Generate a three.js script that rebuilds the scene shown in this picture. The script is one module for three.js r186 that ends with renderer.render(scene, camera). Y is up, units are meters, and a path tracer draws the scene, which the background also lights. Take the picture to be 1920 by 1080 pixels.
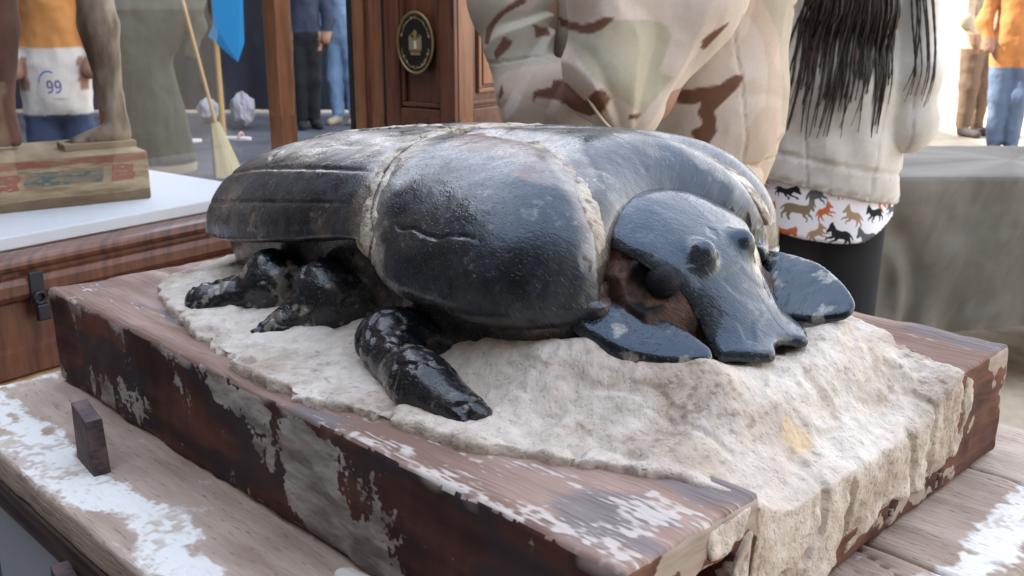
import * as THREE from 'three';
import { mergeGeometries } from 'three/addons/utils/BufferGeometryUtils.js';
import { RoundedBoxGeometry } from 'three/addons/geometries/RoundedBoxGeometry.js';

// ---------------------------------------------------------------- camera, sky, sun, exposure
const scene = new THREE.Scene();
const BT = 0.96;                                   // height of the wooden block's top above the ground
const camera = new THREE.PerspectiveCamera(31.485, 16 / 9, 0.05, 400);
camera.position.set(-0.0695, BT + 0.338, 0.5533);
camera.rotation.set(-0.27525, 0, 0);
camera.focus = 0.98; camera.userData.fStop = 14;
const renderer = new THREE.WebGLRenderer();
renderer.toneMapping = THREE.LinearToneMapping;
renderer.toneMappingExposure = 3.45;
renderer.shadowMap.enabled = true;

const SUN = new THREE.Vector3(-0.74, 0.62, -0.26).normalize();
function makeSky() {
  const w = 256, h = 128, d = new Float32Array(w * h * 4), dir = new THREE.Vector3();
  for (let j = 0; j < h; j++) for (let i = 0; i < w; i++) {
    const el = ((j + 0.5) / h - 0.5) * Math.PI, az = ((i + 0.5) / w - 0.5) * 2 * Math.PI, k = (j * w + i) * 4;
    dir.set(Math.cos(el) * Math.cos(az), Math.sin(el), Math.cos(el) * Math.sin(az));
    const up = Math.max(0, dir.y), t = Math.pow(up, 0.45), c = Math.max(0, dir.dot(SUN));
    const glow = 0.5 * Math.pow(c, 6) + 1.2 * Math.pow(c, 60);
    d[k] = (1.06 * (1 - t) + 0.40 * t) * 1.25 + glow;
    d[k + 1] = (0.95 * (1 - t) + 0.49 * t) * 1.25 + glow * 0.95;
    d[k + 2] = (0.80 * (1 - t) + 0.68 * t) * 1.25 + glow * 0.85;
    d[k + 3] = 1;
  }
  const t = new THREE.DataTexture(d, w, h, THREE.RGBAFormat, THREE.FloatType);
  t.mapping = THREE.EquirectangularReflectionMapping; t.magFilter = THREE.LinearFilter; t.needsUpdate = true;
  return t;
}
scene.background = makeSky(); scene.environment = scene.background;
const sun = new THREE.DirectionalLight(new THREE.Color(1, 0.92, 0.8), 4.8);
sun.position.copy(SUN).multiplyScalar(30); sun.castShadow = true;
sun.shadow.camera.left = sun.shadow.camera.bottom = -16; sun.shadow.camera.right = sun.shadow.camera.top = 16;
sun.shadow.camera.far = 90; sun.shadow.mapSize.set(4096, 4096);
scene.add(sun, sun.target);

// ---------------------------------------------------------------- helpers
const clamp = (x, a = 0, b = 1) => Math.min(b, Math.max(a, x));
const ss = (a, b, x) => { const t = clamp((x - a) / (b - a)); return t * t * (3 - 2 * t); };
const mix = (a, b, t) => a + (b - a) * t;
const mix3 = (a, b, t) => [mix(a[0], b[0], t), mix(a[1], b[1], t), mix(a[2], b[2], t)];
function rng(seed) { let s = seed >>> 0; return () => { s = (s + 0x6D2B79F5) | 0; let t = Math.imul(s ^ (s >>> 15), 1 | s); t = (t + Math.imul(t ^ (t >>> 7), 61 | t)) ^ t; return ((t ^ (t >>> 14)) >>> 0) / 4294967296; }; }
const PERM = new Uint8Array(512), RV = new Float32Array(256);
{ const r = rng(7), a = [...Array(256).keys()]; for (let i = 255; i > 0; i--) { const j = Math.floor(r() * (i + 1)); [a[i], a[j]] = [a[j], a[i]]; } for (let i = 0; i < 512; i++) PERM[i] = a[i & 255]; for (let i = 0; i < 256; i++) RV[i] = r() * 2 - 1; }
function noise(x, y, z = 0) {                       // smooth value noise, -1 to 1
  const X = Math.floor(x), Y = Math.floor(y), Z = Math.floor(z); x -= X; y -= Y; z -= Z;
  const u = x * x * (3 - 2 * x), v = y * y * (3 - 2 * y), w = z * z * (3 - 2 * z);
  const x0 = X & 255, x1 = (X + 1) & 255, y0 = Y & 255, y1 = (Y + 1) & 255, z0 = Z & 255, z1 = (Z + 1) & 255;
  const A = PERM[x0] , B = PERM[x1], AA = PERM[A + y0], AB = PERM[A + y1], BA = PERM[B + y0], BB = PERM[B + y1];
  const a = RV[PERM[AA + z0]], b = RV[PERM[BA + z0]], c = RV[PERM[AB + z0]], d = RV[PERM[BB + z0]];
  const e = RV[PERM[AA + z1]], f = RV[PERM[BA + z1]], g = RV[PERM[AB + z1]], h = RV[PERM[BB + z1]];
  const l0 = a + u * (b - a), l1 = c + u * (d - c), l2 = e + u * (f - e), l3 = g + u * (h - g);
  const m0 = l0 + v * (l1 - l0), m1 = l2 + v * (l3 - l2);
  return m0 + w * (m1 - m0);
}
function fbm(x, y, z = 0, o = 4) { let s = 0, a = 0.5; for (let i = 0; i < o; i++) { s += a * noise(x, y, z); x = x * 2.03 + 11.3; y = y * 2.03 + 5.7; z = z * 2.03 + 3.1; a *= 0.5; } return s; }
function ridged(x, y, z = 0, o = 4) { let s = 0, a = 0.5; for (let i = 0; i < o; i++) { s += a * (1 - 2 * Math.abs(noise(x, y, z))); x = x * 2.1 + 7.3; y = y * 2.1 + 1.7; z = z * 2.1 + 9.1; a *= 0.5; } return s; }
const smin = (a, b, k) => { const h = Math.max(k - Math.abs(a - b), 0) / k; return Math.min(a, b) - h * h * k * 0.25; };
const smax = (a, b, k) => -smin(-a, -b, k);
function table(pts) {                               // smooth curve through [x, y] points
  return (x) => {
    const n = pts.length; if (x <= pts[0][0]) return pts[0][1]; if (x >= pts[n - 1][0]) return pts[n - 1][1];
    let i = 0; while (x > pts[i + 1][0]) i++;
    const p0 = pts[Math.max(0, i - 1)], p1 = pts[i], p2 = pts[i + 1], p3 = pts[Math.min(n - 1, i + 2)];
    const h = p2[0] - p1[0], t = (x - p1[0]) / h, m1 = (p2[1] - p0[1]) / (p2[0] - p0[0]) * h, m2 = (p3[1] - p1[1]) / (p3[0] - p1[0]) * h;
    return (2 * t ** 3 - 3 * t * t + 1) * p1[1] + (t ** 3 - 2 * t * t + t) * m1 + (-2 * t ** 3 + 3 * t * t) * p2[1] + (t ** 3 - t * t) * m2;
  };
}
function polyDist(pts, x, y) {                      // distance to a polyline in the plane
  let best = 1e9;
  for (let i = 0; i + 1 < pts.length; i++) {
    const ax = pts[i][0], ay = pts[i][1], bx = pts[i + 1][0] - ax, by = pts[i + 1][1] - ay;
    const t = clamp(((x - ax) * bx + (y - ay) * by) / (bx * bx + by * by)), dx = x - ax - t * bx, dy = y - ay - t * by, d = dx * dx + dy * dy;
    if (d < best) best = d;
  }
  return Math.sqrt(best);
}
function polyIn(pts, x, y) { let c = false; for (let i = 0, j = pts.length - 1; i < pts.length; j = i++) { const [xi, yi] = pts[i], [xj, yj] = pts[j]; if ((yi > y) !== (yj > y) && x < (xj - xi) * (y - yi) / (yj - yi) + xi) c = !c; } return c; }
function cone3(x, y, z, a, b) {                     // distance to a tapered capsule, a and b are [x, y, z, r]
  const bx = b[0] - a[0], by = b[1] - a[1], bz = b[2] - a[2], px = x - a[0], py = y - a[1], pz = z - a[2];
  const t = clamp((px * bx + py * by + pz * bz) / (bx * bx + by * by + bz * bz + 1e-12));
  return Math.hypot(px - t * bx, py - t * by, pz - t * bz) - mix(a[3], b[3], t);
}
const ell = (x, y, z, c, r, s = 1) => { const g = Math.hypot((x - c[0]) / r[0], (y - c[1]) / r[1], (z - c[2]) / r[2]); return (g - 1) * Math.min(r[0], r[1], r[2]); };
function surfaceNets(f, lo, hi, c, lip = 2.5) {     // a smooth mesh of the zero surface of f(x, y, z); lip bounds the slope of f
  const n = [0, 1, 2].map((i) => Math.ceil((hi[i] - lo[i]) / c) + 2), [nx, ny, nz] = n, F = new Float32Array(nx * ny * nz), far = lip * c * 4.5;
  for (let k = 0; k < nz; k += 4) for (let j = 0; j < ny; j += 4) for (let i = 0; i < nx; i += 4) {
    const g = f(lo[0] + (i + 1.5) * c, lo[1] + (j + 1.5) * c, lo[2] + (k + 1.5) * c), skip = Math.abs(g) > far, K = Math.min(nz, k + 4), J = Math.min(ny, j + 4), I = Math.min(nx, i + 4);
    for (let z = k; z < K; z++) for (let y = j; y < J; y++) for (let x = i; x < I; x++) F[x + y * nx + z * nx * ny] = skip ? g : f(lo[0] + x * c, lo[1] + y * c, lo[2] + z * c);
  }
  const id = new Int32Array(nx * ny * nz).fill(-1), pos = [], idx = [], sx = 1, sy = nx, sz = nx * ny;
  const off = [0, sx, sy, sx + sy, sz, sx + sz, sy + sz, sx + sy + sz], E = [[0, 1], [2, 3], [4, 5], [6, 7], [0, 2], [1, 3], [4, 6], [5, 7], [0, 4], [1, 5], [2, 6], [3, 7]];
  for (let k = 0; k < nz - 1; k++) for (let j = 0; j < ny - 1; j++) for (let i = 0; i < nx - 1; i++) {
    const b = i + j * sy + k * sz; let m = 0;
    for (let e = 0; e < 8; e++) if (F[b + off[e]] < 0) m |= 1 << e;
    if (m === 0 || m === 255) continue;
    let x = 0, y = 0, z = 0, cnt = 0;
    for (const [p, r] of E) { const s = (m >> p) & 1, t = (m >> r) & 1; if (s === t) continue; const a = F[b + off[p]], d = F[b + off[r]], w = a / (a - d);
      x += (p & 1) + w * ((r & 1) - (p & 1)); y += ((p >> 1) & 1) + w * (((r >> 1) & 1) - ((p >> 1) & 1)); z += ((p >> 2) & 1) + w * (((r >> 2) & 1) - ((p >> 2) & 1)); cnt++; }
    id[b] = pos.length / 3; pos.push(lo[0] + (i + x / cnt) * c, lo[1] + (j + y / cnt) * c, lo[2] + (k + z / cnt) * c);
  }
  const quad = (a, b, d, e, flip) => { if (a < 0 || b < 0 || d < 0 || e < 0) return; if (flip) idx.push(a, e, d, a, d, b); else idx.push(a, b, d, a, d, e); };
  for (let k = 1; k < nz - 1; k++) for (let j = 1; j < ny - 1; j++) for (let i = 1; i < nx - 1; i++) {
    const b = i + j * sy + k * sz, s = F[b] < 0;
    if (s !== F[b + sx] < 0) quad(id[b - sy - sz], id[b - sz], id[b], id[b - sy], !s);
    if (s !== F[b + sy] < 0) quad(id[b - sx - sz], id[b - sx], id[b], id[b - sz], !s);
    if (s !== F[b + sz] < 0) quad(id[b - sx - sy], id[b - sy], id[b], id[b - sx], !s);
  }
  return { pos, idx };
}
// mesh data in block coordinates (u along the scarab, v across, h up) to a geometry about (cu, cv)
function normalsOf(pos, idx) {
  const g = new THREE.BufferGeometry(); g.setAttribute('position', new THREE.Float32BufferAttribute(pos, 3)); g.setIndex(idx); g.computeVertexNormals(); return g.attributes.normal.array;
}
function blockGeo(m, { cu = 0, cv = 0, ch = 0, disp, color, uv, split, axisOf } = {}) {
  const { pos, idx } = m, n = pos.length / 3; let A = null;
  if (disp || split) {
    const N = normalsOf(pos, idx);
    if (split) { A = new Uint8Array(n); for (let i = 0; i < n; i++) { const x = Math.abs(N[i * 3]), y = Math.abs(N[i * 3 + 1]), z = Math.abs(N[i * 3 + 2]); A[i] = axisOf ? axisOf(pos[i * 3], pos[i * 3 + 1], pos[i * 3 + 2]) : z >= x && z >= y ? 2 : y >= x ? 1 : 0; } }
    if (disp) for (let i = 0; i < n; i++) { const k = i * 3, d = disp(pos[k], pos[k + 1], pos[k + 2], N[k], N[k + 1], N[k + 2]); pos[k] += N[k] * d; pos[k + 1] += N[k + 1] * d; pos[k + 2] += N[k + 2] * d; }
  }
  const N = normalsOf(pos, idx), P = [], C = [], T = [], M = [];
  const put = (i, ax) => {
    const k = i * 3, u = pos[k], v = pos[k + 1], h = pos[k + 2];
    P.push(u - cu, h - ch, -(v - cv)); M.push(N[k], N[k + 2], -N[k + 1]);
    if (color) C.push(...color(u, v, h));
    T.push(...(split ? split(ax, u, v, h) : uv ? uv(u, v, h) : [u, v + h]));
  };
  let I = idx;
  if (split) { const seen = new Map(); I = new Array(idx.length); let ax = 2; for (let t = 0; t < idx.length; t += 3) { if (t % 6 === 0) { const n = [0, 0, 0]; for (const k of [0, 1, 2, 3, 4, 5]) n[A[idx[t + k]]]++; ax = n[2] >= n[1] && n[2] >= n[0] ? 2 : n[1] >= n[0] ? 1 : 0; } for (let k = 0; k < 3; k++) { const key = idx[t + k] * 3 + ax; let q = seen.get(key); if (q === undefined) { q = P.length / 3; seen.set(key, q); put(idx[t + k], ax); } I[t + k] = q; } } }
  else for (let i = 0; i < n; i++) put(i);
  const g = new THREE.BufferGeometry();
  g.setAttribute('position', new THREE.Float32BufferAttribute(P, 3)); g.setAttribute('normal', new THREE.Float32BufferAttribute(M, 3)); if (color) g.setAttribute('color', new THREE.Float32BufferAttribute(C, 3)); g.setAttribute('uv', new THREE.Float32BufferAttribute(T, 2));
  g.setIndex(I); return g;
}
const flatMaps = (ax, u, v, h) => ax === 2 ? [u, v] : ax === 1 ? [u, h + 0.37] : [v, h + 0.71];
function memo2(lo0, lo1, c, n0, n1, f) {             // f on a grid, looked up by nearest node
  const A = new Float32Array(n0 * n1).fill(NaN);
  return (x, y) => { const i = Math.round((x - lo0) / c), j = Math.round((y - lo1) / c); if (i < 0 || j < 0 || i >= n0 || j >= n1) return f(x, y); const k = i + j * n0; let r = A[k]; if (r !== r) r = A[k] = f(lo0 + i * c, lo1 + j * c); return r; };
}
const toS = (x) => { x = clamp(x); return 255 * (x <= 0.0031308 ? 12.92 * x : 1.055 * x ** (1 / 2.4) - 0.055); };
function colorTex(w, h, f, repeat = true) {         // f(x, y) in 0..1 gives linear colour
  const d = new Uint8Array(w * h * 4);
  for (let j = 0, k = 0; j < h; j++) for (let i = 0; i < w; i++, k += 4) { const c = f((i + 0.5) / w, (j + 0.5) / h); d[k] = toS(c[0]); d[k + 1] = toS(c[1]); d[k + 2] = toS(c[2]); d[k + 3] = 255; }
  const t = new THREE.DataTexture(d, w, h); t.colorSpace = THREE.SRGBColorSpace; t.magFilter = THREE.LinearFilter; t.minFilter = THREE.LinearMipmapLinearFilter; t.generateMipmaps = true;
  t.wrapS = t.wrapT = repeat ? THREE.RepeatWrapping : THREE.ClampToEdgeWrapping; t.needsUpdate = true; return t;
}
function grayTex(w, h, f, repeat = true) {
  const d = new Uint8Array(w * h * 4);
  for (let j = 0, k = 0; j < h; j++) for (let i = 0; i < w; i++, k += 4) { d[k] = d[k + 1] = d[k + 2] = 255 * clamp(f((i + 0.5) / w, (j + 0.5) / h)); d[k + 3] = 255; }
  const t = new THREE.DataTexture(d, w, h); t.magFilter = THREE.LinearFilter; t.minFilter = THREE.LinearMipmapLinearFilter; t.generateMipmaps = true;
  t.wrapS = t.wrapT = repeat ? THREE.RepeatWrapping : THREE.ClampToEdgeWrapping; t.needsUpdate = true; return t;
}
const tiled = (t, r) => { const c = t.clone(); c.repeat.set(r, r); c.needsUpdate = true; return c; };
// noise that wraps every 1 unit when sampled with whole-number frequency
function wrapFbm(x, y, f, o = 4, seed = 0) { let s = 0, a = 0.5; for (let i = 0; i < o; i++) { const fx = x * f, fy = y * f, X = Math.floor(fx), Y = Math.floor(fy), tx = fx - X, ty = fy - Y, ux = tx * tx * (3 - 2 * tx), uy = ty * ty * (3 - 2 * ty);
  const H = (p, r) => RV[PERM[PERM[(p % f + f) % f & 255] + ((r % f + f) % f & 255)] ^ (seed + i * 37 & 255)];
  s += a * mix(mix(H(X, Y), H(X + 1, Y), ux), mix(H(X, Y + 1), H(X + 1, Y + 1), ux), uy); f *= 2; a *= 0.5; } return s; }
const taken = {};
function numbered(n) { const k = taken[n] = (taken[n] ?? -1) + 1; return k ? `${n}_${String(k).padStart(3, '0')}` : n; }
function meta(o, label, category, group, kind) { Object.assign(o.userData, { label, category }); if (group) o.userData.group = group; if (kind) o.userData.kind = kind; return o; }
function thing(name, label, category, [x, y, z] = [0, 0, 0], turn = 0, group) { const o = new THREE.Group(); o.name = numbered(name); o.position.set(x, y, z); o.rotation.y = turn; meta(o, label, category, group); scene.add(o); return o; }
function part(name, geo, mat, parent) { const m = new THREE.Mesh(geo, mat); m.name = name; m.castShadow = m.receiveShadow = true; parent.add(m); return m; }
function solo(name, geo, mat, label, category, pos = [0, 0, 0], turn = 0, group) { const m = new THREE.Mesh(geo, mat); m.name = numbered(name); m.castShadow = m.receiveShadow = true; m.position.set(...pos); m.rotation.y = turn; meta(m, label, category, group); scene.add(m); return m; }
function structure(name, geo, mat, pos = [0, 0, 0], turn = 0) { const m = new THREE.Mesh(geo, mat); m.name = numbered(name); m.castShadow = m.receiveShadow = true; m.position.set(...pos); m.rotation.y = turn; m.userData.kind = 'structure'; scene.add(m); return m; }
const box = (w, h, d, x = 0, y = 0, z = 0, r = 0) => { const g = r ? new RoundedBoxGeometry(w, h, d, 2, r) : new THREE.BoxGeometry(w, h, d); g.translate(x, y, z); return g; };
const std = (o) => new THREE.MeshStandardMaterial(o);
const phys = (o) => new THREE.MeshPhysicalMaterial(o);

// block frame: u from the far left corner towards the scarab's head, v across it, h above the block's top
const YAW = 0.792092, EU = [Math.cos(YAW), Math.sin(YAW)], EV = [Math.sin(YAW), -Math.cos(YAW)];
const BU = 0.9, BV = 0.615, BH = 0.1166;
const bw = (u, v, h = 0) => [(u - BU) * EU[0] + v * EV[0], BT + h, (u - BU) * EU[1] + v * EV[1]];
const TURN = -YAW;

// ---------------------------------------------------------------- ground, shade
{
  const sand = colorTex(512, 512, (x, y) => { const n = 0.5 + wrapFbm(x, y, 8, 6, 3), g = 0.5 + wrapFbm(x, y, 128, 2, 9); return mix3([0.34, 0.27, 0.18], [0.52, 0.43, 0.3], clamp(n * 0.8 + g * 0.4 - 0.1)); });
  const g = new THREE.PlaneGeometry(300, 300); g.rotateX(-Math.PI / 2); { const a = g.attributes.uv; for (let i = 0; i < a.count; i++) a.setXY(i, a.getX(i) * 100, a.getY(i) * 100); }
  structure('ground', g, std({ map: sand, roughness: 1, bumpMap: grayTex(256, 256, (x, y) => 0.5 + wrapFbm(x, y, 8, 6, 5)), bumpScale: 0.02 }));
  // dark mat laid on the sand on the left, where the crowd stands
  const mat = colorTex(512, 512, (x, y) => { const n = 0.5 + wrapFbm(x, y, 6, 6, 13); return mix3([0.035, 0.04, 0.05], [0.1, 0.105, 0.12], clamp(n)); });
  const c = new THREE.PlaneGeometry(9, 13); c.rotateX(-Math.PI / 2); { const a = c.attributes.uv; for (let i = 0; i < a.count; i++) a.setXY(i, a.getX(i) * 4.5, a.getY(i) * 6.5); }
  structure('pavement', c, std({ map: mat, roughness: 0.9 }), [-3.7, 0.004, -5.2]);
  // unseen hall, added on the left to block the sun and shade the display
  const hall = thing('added_shade_hall', 'unseen tall dark brown canvas hall, added to cast shade over the display', 'shade_blocker', [-8.5, 0, -5]);
  const hm = std({ map: colorTex(256, 256, (x, y) => { const n = 0.5 + wrapFbm(x, y, 6, 6, 43); return mix3([0.07, 0.06, 0.05], [0.12, 0.105, 0.09], clamp(n)); }), roughness: 1 });
  part('wall', box(4, 8.6, 24, 0, 4.3, 0), hm, hall); part('cornice', box(4.4, 0.35, 24.4, 0, 8.775, 0), hm, hall);
  part('wing', box(11.5, 6.2, 3, 7.76, 3.1, 10.4), hm, hall); part('wing_cornice', box(11.6, 0.3, 3.3, 7.83, 6.352, 10.4), hm, hall);  // wing added behind the camera to block sky light and darken near faces
}
// ---------------------------------------------------------------- scarab
const V0 = 0.33;
const S1 = (v) => { const w = Math.abs(v - V0) / 0.2; return mix(0.395, 0.478, Math.min(1.3, w ** 1.6)); };   // rear margin of the pronotum
const tB = table([[0.03, 0.165], [0.1, 0.175], [0.2, 0.198], [0.33, 0.207], [0.45, 0.208], [0.55, 0.218], [0.65, 0.215], [0.75, 0.2]]);
const tTop = table([[0.03, 0.13], [0.1, 0.158], [0.2, 0.18], [0.33, 0.198], [0.45, 0.207], [0.55, 0.213], [0.65, 0.212], [0.75, 0.2]]);
const tRim = table([[0.03, 0.046], [0.1, 0.06], [0.2, 0.074], [0.33, 0.097], [0.43, 0.117], [0.475, 0.118], [0.5, 0.1], [0.55, 0.092], [0.75, 0.095]]);
const capE = (u) => { const a = u < 0.13 ? (0.13 - u) / 0.085 : u > 0.59 ? (u - 0.59) / 0.15 : 0; return a >= 1 ? 0 : (1 - a ** 2.6) ** (1 / 2.4); };
function bodyF(u, v, h, under) {
  const q = (v - 0.322) / 0.11, e = Math.max(0.02, capE(u > 0.5 ? u + 0.06 * Math.exp(-q * q) * ss(0.54, 0.68, u) : u)), R = tRim(u), B = tB(u) * (u > 0.5 ? Math.max(0.02, capE(u)) : e), T = (tTop(u) - R) * mix(e, 1, 0.15), w = Math.abs(v - V0) / B, y = h > R ? (h - R) / T : (R - h) / (under * mix(e, 1, u > 0.5 ? 0.15 : 1));
  return ((w ** 2.5 + y ** 2.2) ** (1 / 2.3) - 1) * 0.09;
}
const seamNear = [[0.42, 0.303], [0.47, 0.298], [0.53, 0.285], [0.58, 0.265], [0.63, 0.24], [0.68, 0.217], [0.74, 0.2]];
const seamFar = seamNear.map(([u, v]) => [u, 2 * V0 - v]);
const elytraF = (u, v, h) => Math.max(bodyF(u, v, h, 0.016), (u - S1(v)) * 0.7);
const headBite = (u, v) => (Math.hypot((u - 0.79) / 0.12, (v - 0.32) / (v > 0.32 ? 0.115 : 0.15)) - 1) * 0.12;
const pronF = (u, v, h) => smax(Math.max(bodyF(u, v, h, 0.05), (S1(v) - u) * 0.7), -headBite(u, v), 0.014);
const scarab = thing('scarab_statue', 'large glossy blue-black stone scarab beetle set in rough plaster', 'statue', bw(0.4, V0), TURN);
const SC = { cu: 0.4, cv: V0 };
const fineBump = grayTex(512, 512, (x, y) => { const a = wrapFbm(x, y, 16, 5, 11), b = wrapFbm(x, y, 90, 2, 23); return 0.55 + 0.5 * a + 0.25 * b - (b < -0.36 ? 0.5 : 0); });
const fineRough = grayTex(512, 512, (x, y) => { const a = wrapFbm(x, y, 6, 6, 41), b = wrapFbm(x, y, 64, 3, 17); return 0.3 + 0.34 * a + 0.12 * b; });
const speckle = colorTex(1024, 1024, (x, y) => { const a = wrapFbm(x, y, 128, 3, 77), b = wrapFbm(x, y, 12, 4, 31), c = 0.62 + 0.5 * b + 0.25 * a; return a > 0.36 && b > 0.02 ? [1, 0.98, 0.94] : [c * 0.74, c * 0.76, c * 0.8]; });
const stoneMat = phys({ color: 0xffffff, vertexColors: true, map: tiled(speckle, 4), roughness: 1, roughnessMap: tiled(fineRough, 5), bumpMap: tiled(fineBump, 6), bumpScale: 0.0006, specularColor: new THREE.Color(0.72, 0.87, 1), clearcoat: 0.4, clearcoatRoughness: 0.26 });
const glossMat = phys({ color: 0xffffff, vertexColors: true, map: tiled(speckle, 5), roughness: 0.75, roughnessMap: tiled(fineRough, 5), bumpMap: tiled(fineBump, 6), bumpScale: 0.0006, specularColor: new THREE.Color(0.58, 0.8, 1), clearcoat: 0.4, clearcoatRoughness: 0.14 });
const socketMat = phys({ color: 0xffffff, vertexColors: true, map: tiled(speckle, 5), roughness: 0.6, specularIntensity: 0.35, bumpMap: tiled(fineBump, 6), bumpScale: 0.001 });
const legMat = phys({ color: 0xffffff, vertexColors: true, map: tiled(speckle, 5), roughness: 0.8, roughnessMap: tiled(fineRough, 5), bumpMap: tiled(fineBump, 6), bumpScale: 0.0008, specularIntensity: 0.7, clearcoat: 0.35, clearcoatRoughness: 0.22 });
const DARK = [0.016, 0.022, 0.031], DUST = [0.13, 0.13, 0.125], BROWN = [0.17, 0.105, 0.07], PLASTER = [0.55, 0.48, 0.38];
const suv = (u, v, h) => [u, v < V0 ? v + h : v - h + 0.37];
function stoneColor(u, v, h) {
  const a = fbm(u * 8, v * 8, h * 8, 5), b = fbm(u * 38 + 5, v * 38, h * 38, 4), c = noise(u * 260, v * 260, h * 260), st = fbm(u * 40 - v * 25, (u + v) * 160, h * 120, 3);
  let k = mix3(DARK, DUST, clamp(0.2 + a * 0.8 + b * 0.4 + st * 0.4) * 0.8);
  const rub = ss(0.16, 0.34, fbm(u * 11 + 27, v * 11 + 5, h * 14, 4) + 0.35 * b);             // rubbed brownish grey patches
  k = mix3(k, [0.12, 0.1, 0.08], rub * 0.4);
  const chip = ss(0.3, 0.4, fbm(u * 17 + 47, v * 17 + 3, h * 17, 5) - 0.03 * c);
  k = mix3(k, [0.2, 0.145, 0.1], chip * 0.7);
  return mix3(k, PLASTER, ss(0.66, 0.95, c * 0.5 + b + 0.55 * a + 0.22) * 0.5);
}
const seamD = (u, v) => Math.min(polyDist(seamNear, u, v), polyDist(seamFar, u, v));
function lumps(u, v, h) { const r = ridged(u * 13, v * 13, h * 13, 2); return 0.0018 * fbm(u * 14, v * 14, h * 14, 3) + 0.0006 * fbm(u * 60, v * 60, h * 60, 3) - 0.0013 * ss(0.6, 0.66, r) * ss(0.05, 0.35, noise(u * 7, v * 7, h * 7)); }
// elytra: two wing cases either side of the middle line, with long shallow grooves
for (const side of [-1, 1]) {
  const m = surfaceNets((u, v, h) => Math.max(elytraF(u, v, h), side * (V0 - 0.018 - v) - 0.0), [0.03, side < 0 ? 0.11 : V0 - 0.02, 0.02], [0.5, side < 0 ? V0 - 0.01 : 0.56, 0.22], 0.0021, 6);
  part('elytron', blockGeo(m, { ...SC, uv: suv, color: (u, v, h) => {
    let k = stoneColor(u, v, h); const b = Math.abs(S1(v) - u) + 0.03 * fbm(u * 30, v * 30, h * 30, 3);
    const sm = Math.abs(S1(v) - u) + 0.06 * fbm(u * 22 + 3, v * 22, h * 22, 4); return mix3(mix3(k, [0.26, 0.19, 0.12], ss(0.035, 0.012, b) * 0.7), [0.5, 0.44, 0.36], ss(0.024, 0.008, sm) * 0.75);
  }, disp: (u, v, h) => {
    const w = Math.abs(v - V0) / tB(u), x = (h - tRim(u)) / (tTop(u) - tRim(u));
    let d = lumps(u, v, h) - 0.0025 * Math.exp(-(((S1(v) - u) / 0.02) ** 2));
    for (const [q, e] of [[0.36, 0.4], [0.68, 0.4], [0.88, 0.33]]) { const t = (x - q - 0.03 * Math.sin(u * 9)) * 0.1; d -= 0.0016 * Math.exp(-((t / 0.0018) ** 2)) * ss(0.07, 0.12, u) * ss(e + 0.06, e, u); }
    return d;
  } }), stoneMat, scarab);
}
// pronotum: one broad shield in three lobes
{
  const m = surfaceNets(pronF, [0.38, 0.1, 0.03], [0.76, 0.56, 0.225], 0.0021, 4);
  part('pronotum', blockGeo(m, { ...SC, uv: suv, color: (u, v, h) => {
    const b = Math.min(Math.abs(S1(v) - u), seamD(u, v)) + 0.03 * fbm(u * 30, v * 30, h * 30, 3), k = stoneColor(u, v, h);
    const flake = ss(0.016, 0.008, polyDist([[0.5, 0.25], [0.55, 0.24], [0.6, 0.232], [0.64, 0.22]], u, v) + 0.05 * fbm(u * 26, v * 26, h * 26, 4) - 0.008), sm = Math.min(Math.abs(S1(v) - u) - 0.004, h > 0.12 ? seamD(u, v) : 1) + 0.06 * fbm(u * 22 + 3, v * 22, h * 22, 4);
    return mix3(mix3(mix3(k, [0.26, 0.19, 0.12], ss(0.03, 0.008, b) * 0.6), [0.24, 0.12, 0.08], flake), [0.5, 0.44, 0.36], ss(0.026, 0.008, sm) * 0.75);
  }, disp: (u, v, h) => {
    const s = seamD(u, v); let d = lumps(u, v, h);
    if (h > 0.09) d -= 0.006 * Math.exp(-((s / 0.016) ** 2)) + 0.004 * Math.exp(-s / 0.03);
    d -= 0.003 * Math.exp(-(((S1(v) - u) / 0.02) ** 2));
    if (v < 0.25) { const e = (h - 0.142 - 0.004 * noise(u * 60, 3)) / 0.0015; d -= 0.0022 * Math.exp(-e * e) * ss(0.5, 0.53, u) * ss(0.64, 0.6, u) * ss(-0.3, 0.1, noise(u * 45, 9)); }
    return d;
  } }), stoneMat, scarab);
}
// dark underside of the body
{
  const m = surfaceNets((u, v, h) => { const e = Math.max(0.03, capE(u - 0.005)), w = Math.abs(v - V0) / Math.max(0.01, tB(u) * e - 0.026 - 0.25 * Math.max(0, tRim(u) - h) * (u < 0.47 ? 1 : 0.6)); return Math.max((w - 1) * 0.12, h - tRim(u) - 0.01, -0.03 - h, u - 0.7); }, [0.04, 0.12, -0.035], [0.71, 0.54, 0.14], 0.006);
  part('underside', blockGeo(m, { ...SC, uv: suv, color: (u, v, h) => { const a = fbm(u * 30, v * 30, h * 30, 4); return mix3(stoneColor(u, v, h), [0.11, 0.08, 0.06], ss(0.2, 0.45, a)); }, disp: lumps }), legMat, scarab);
}
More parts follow.
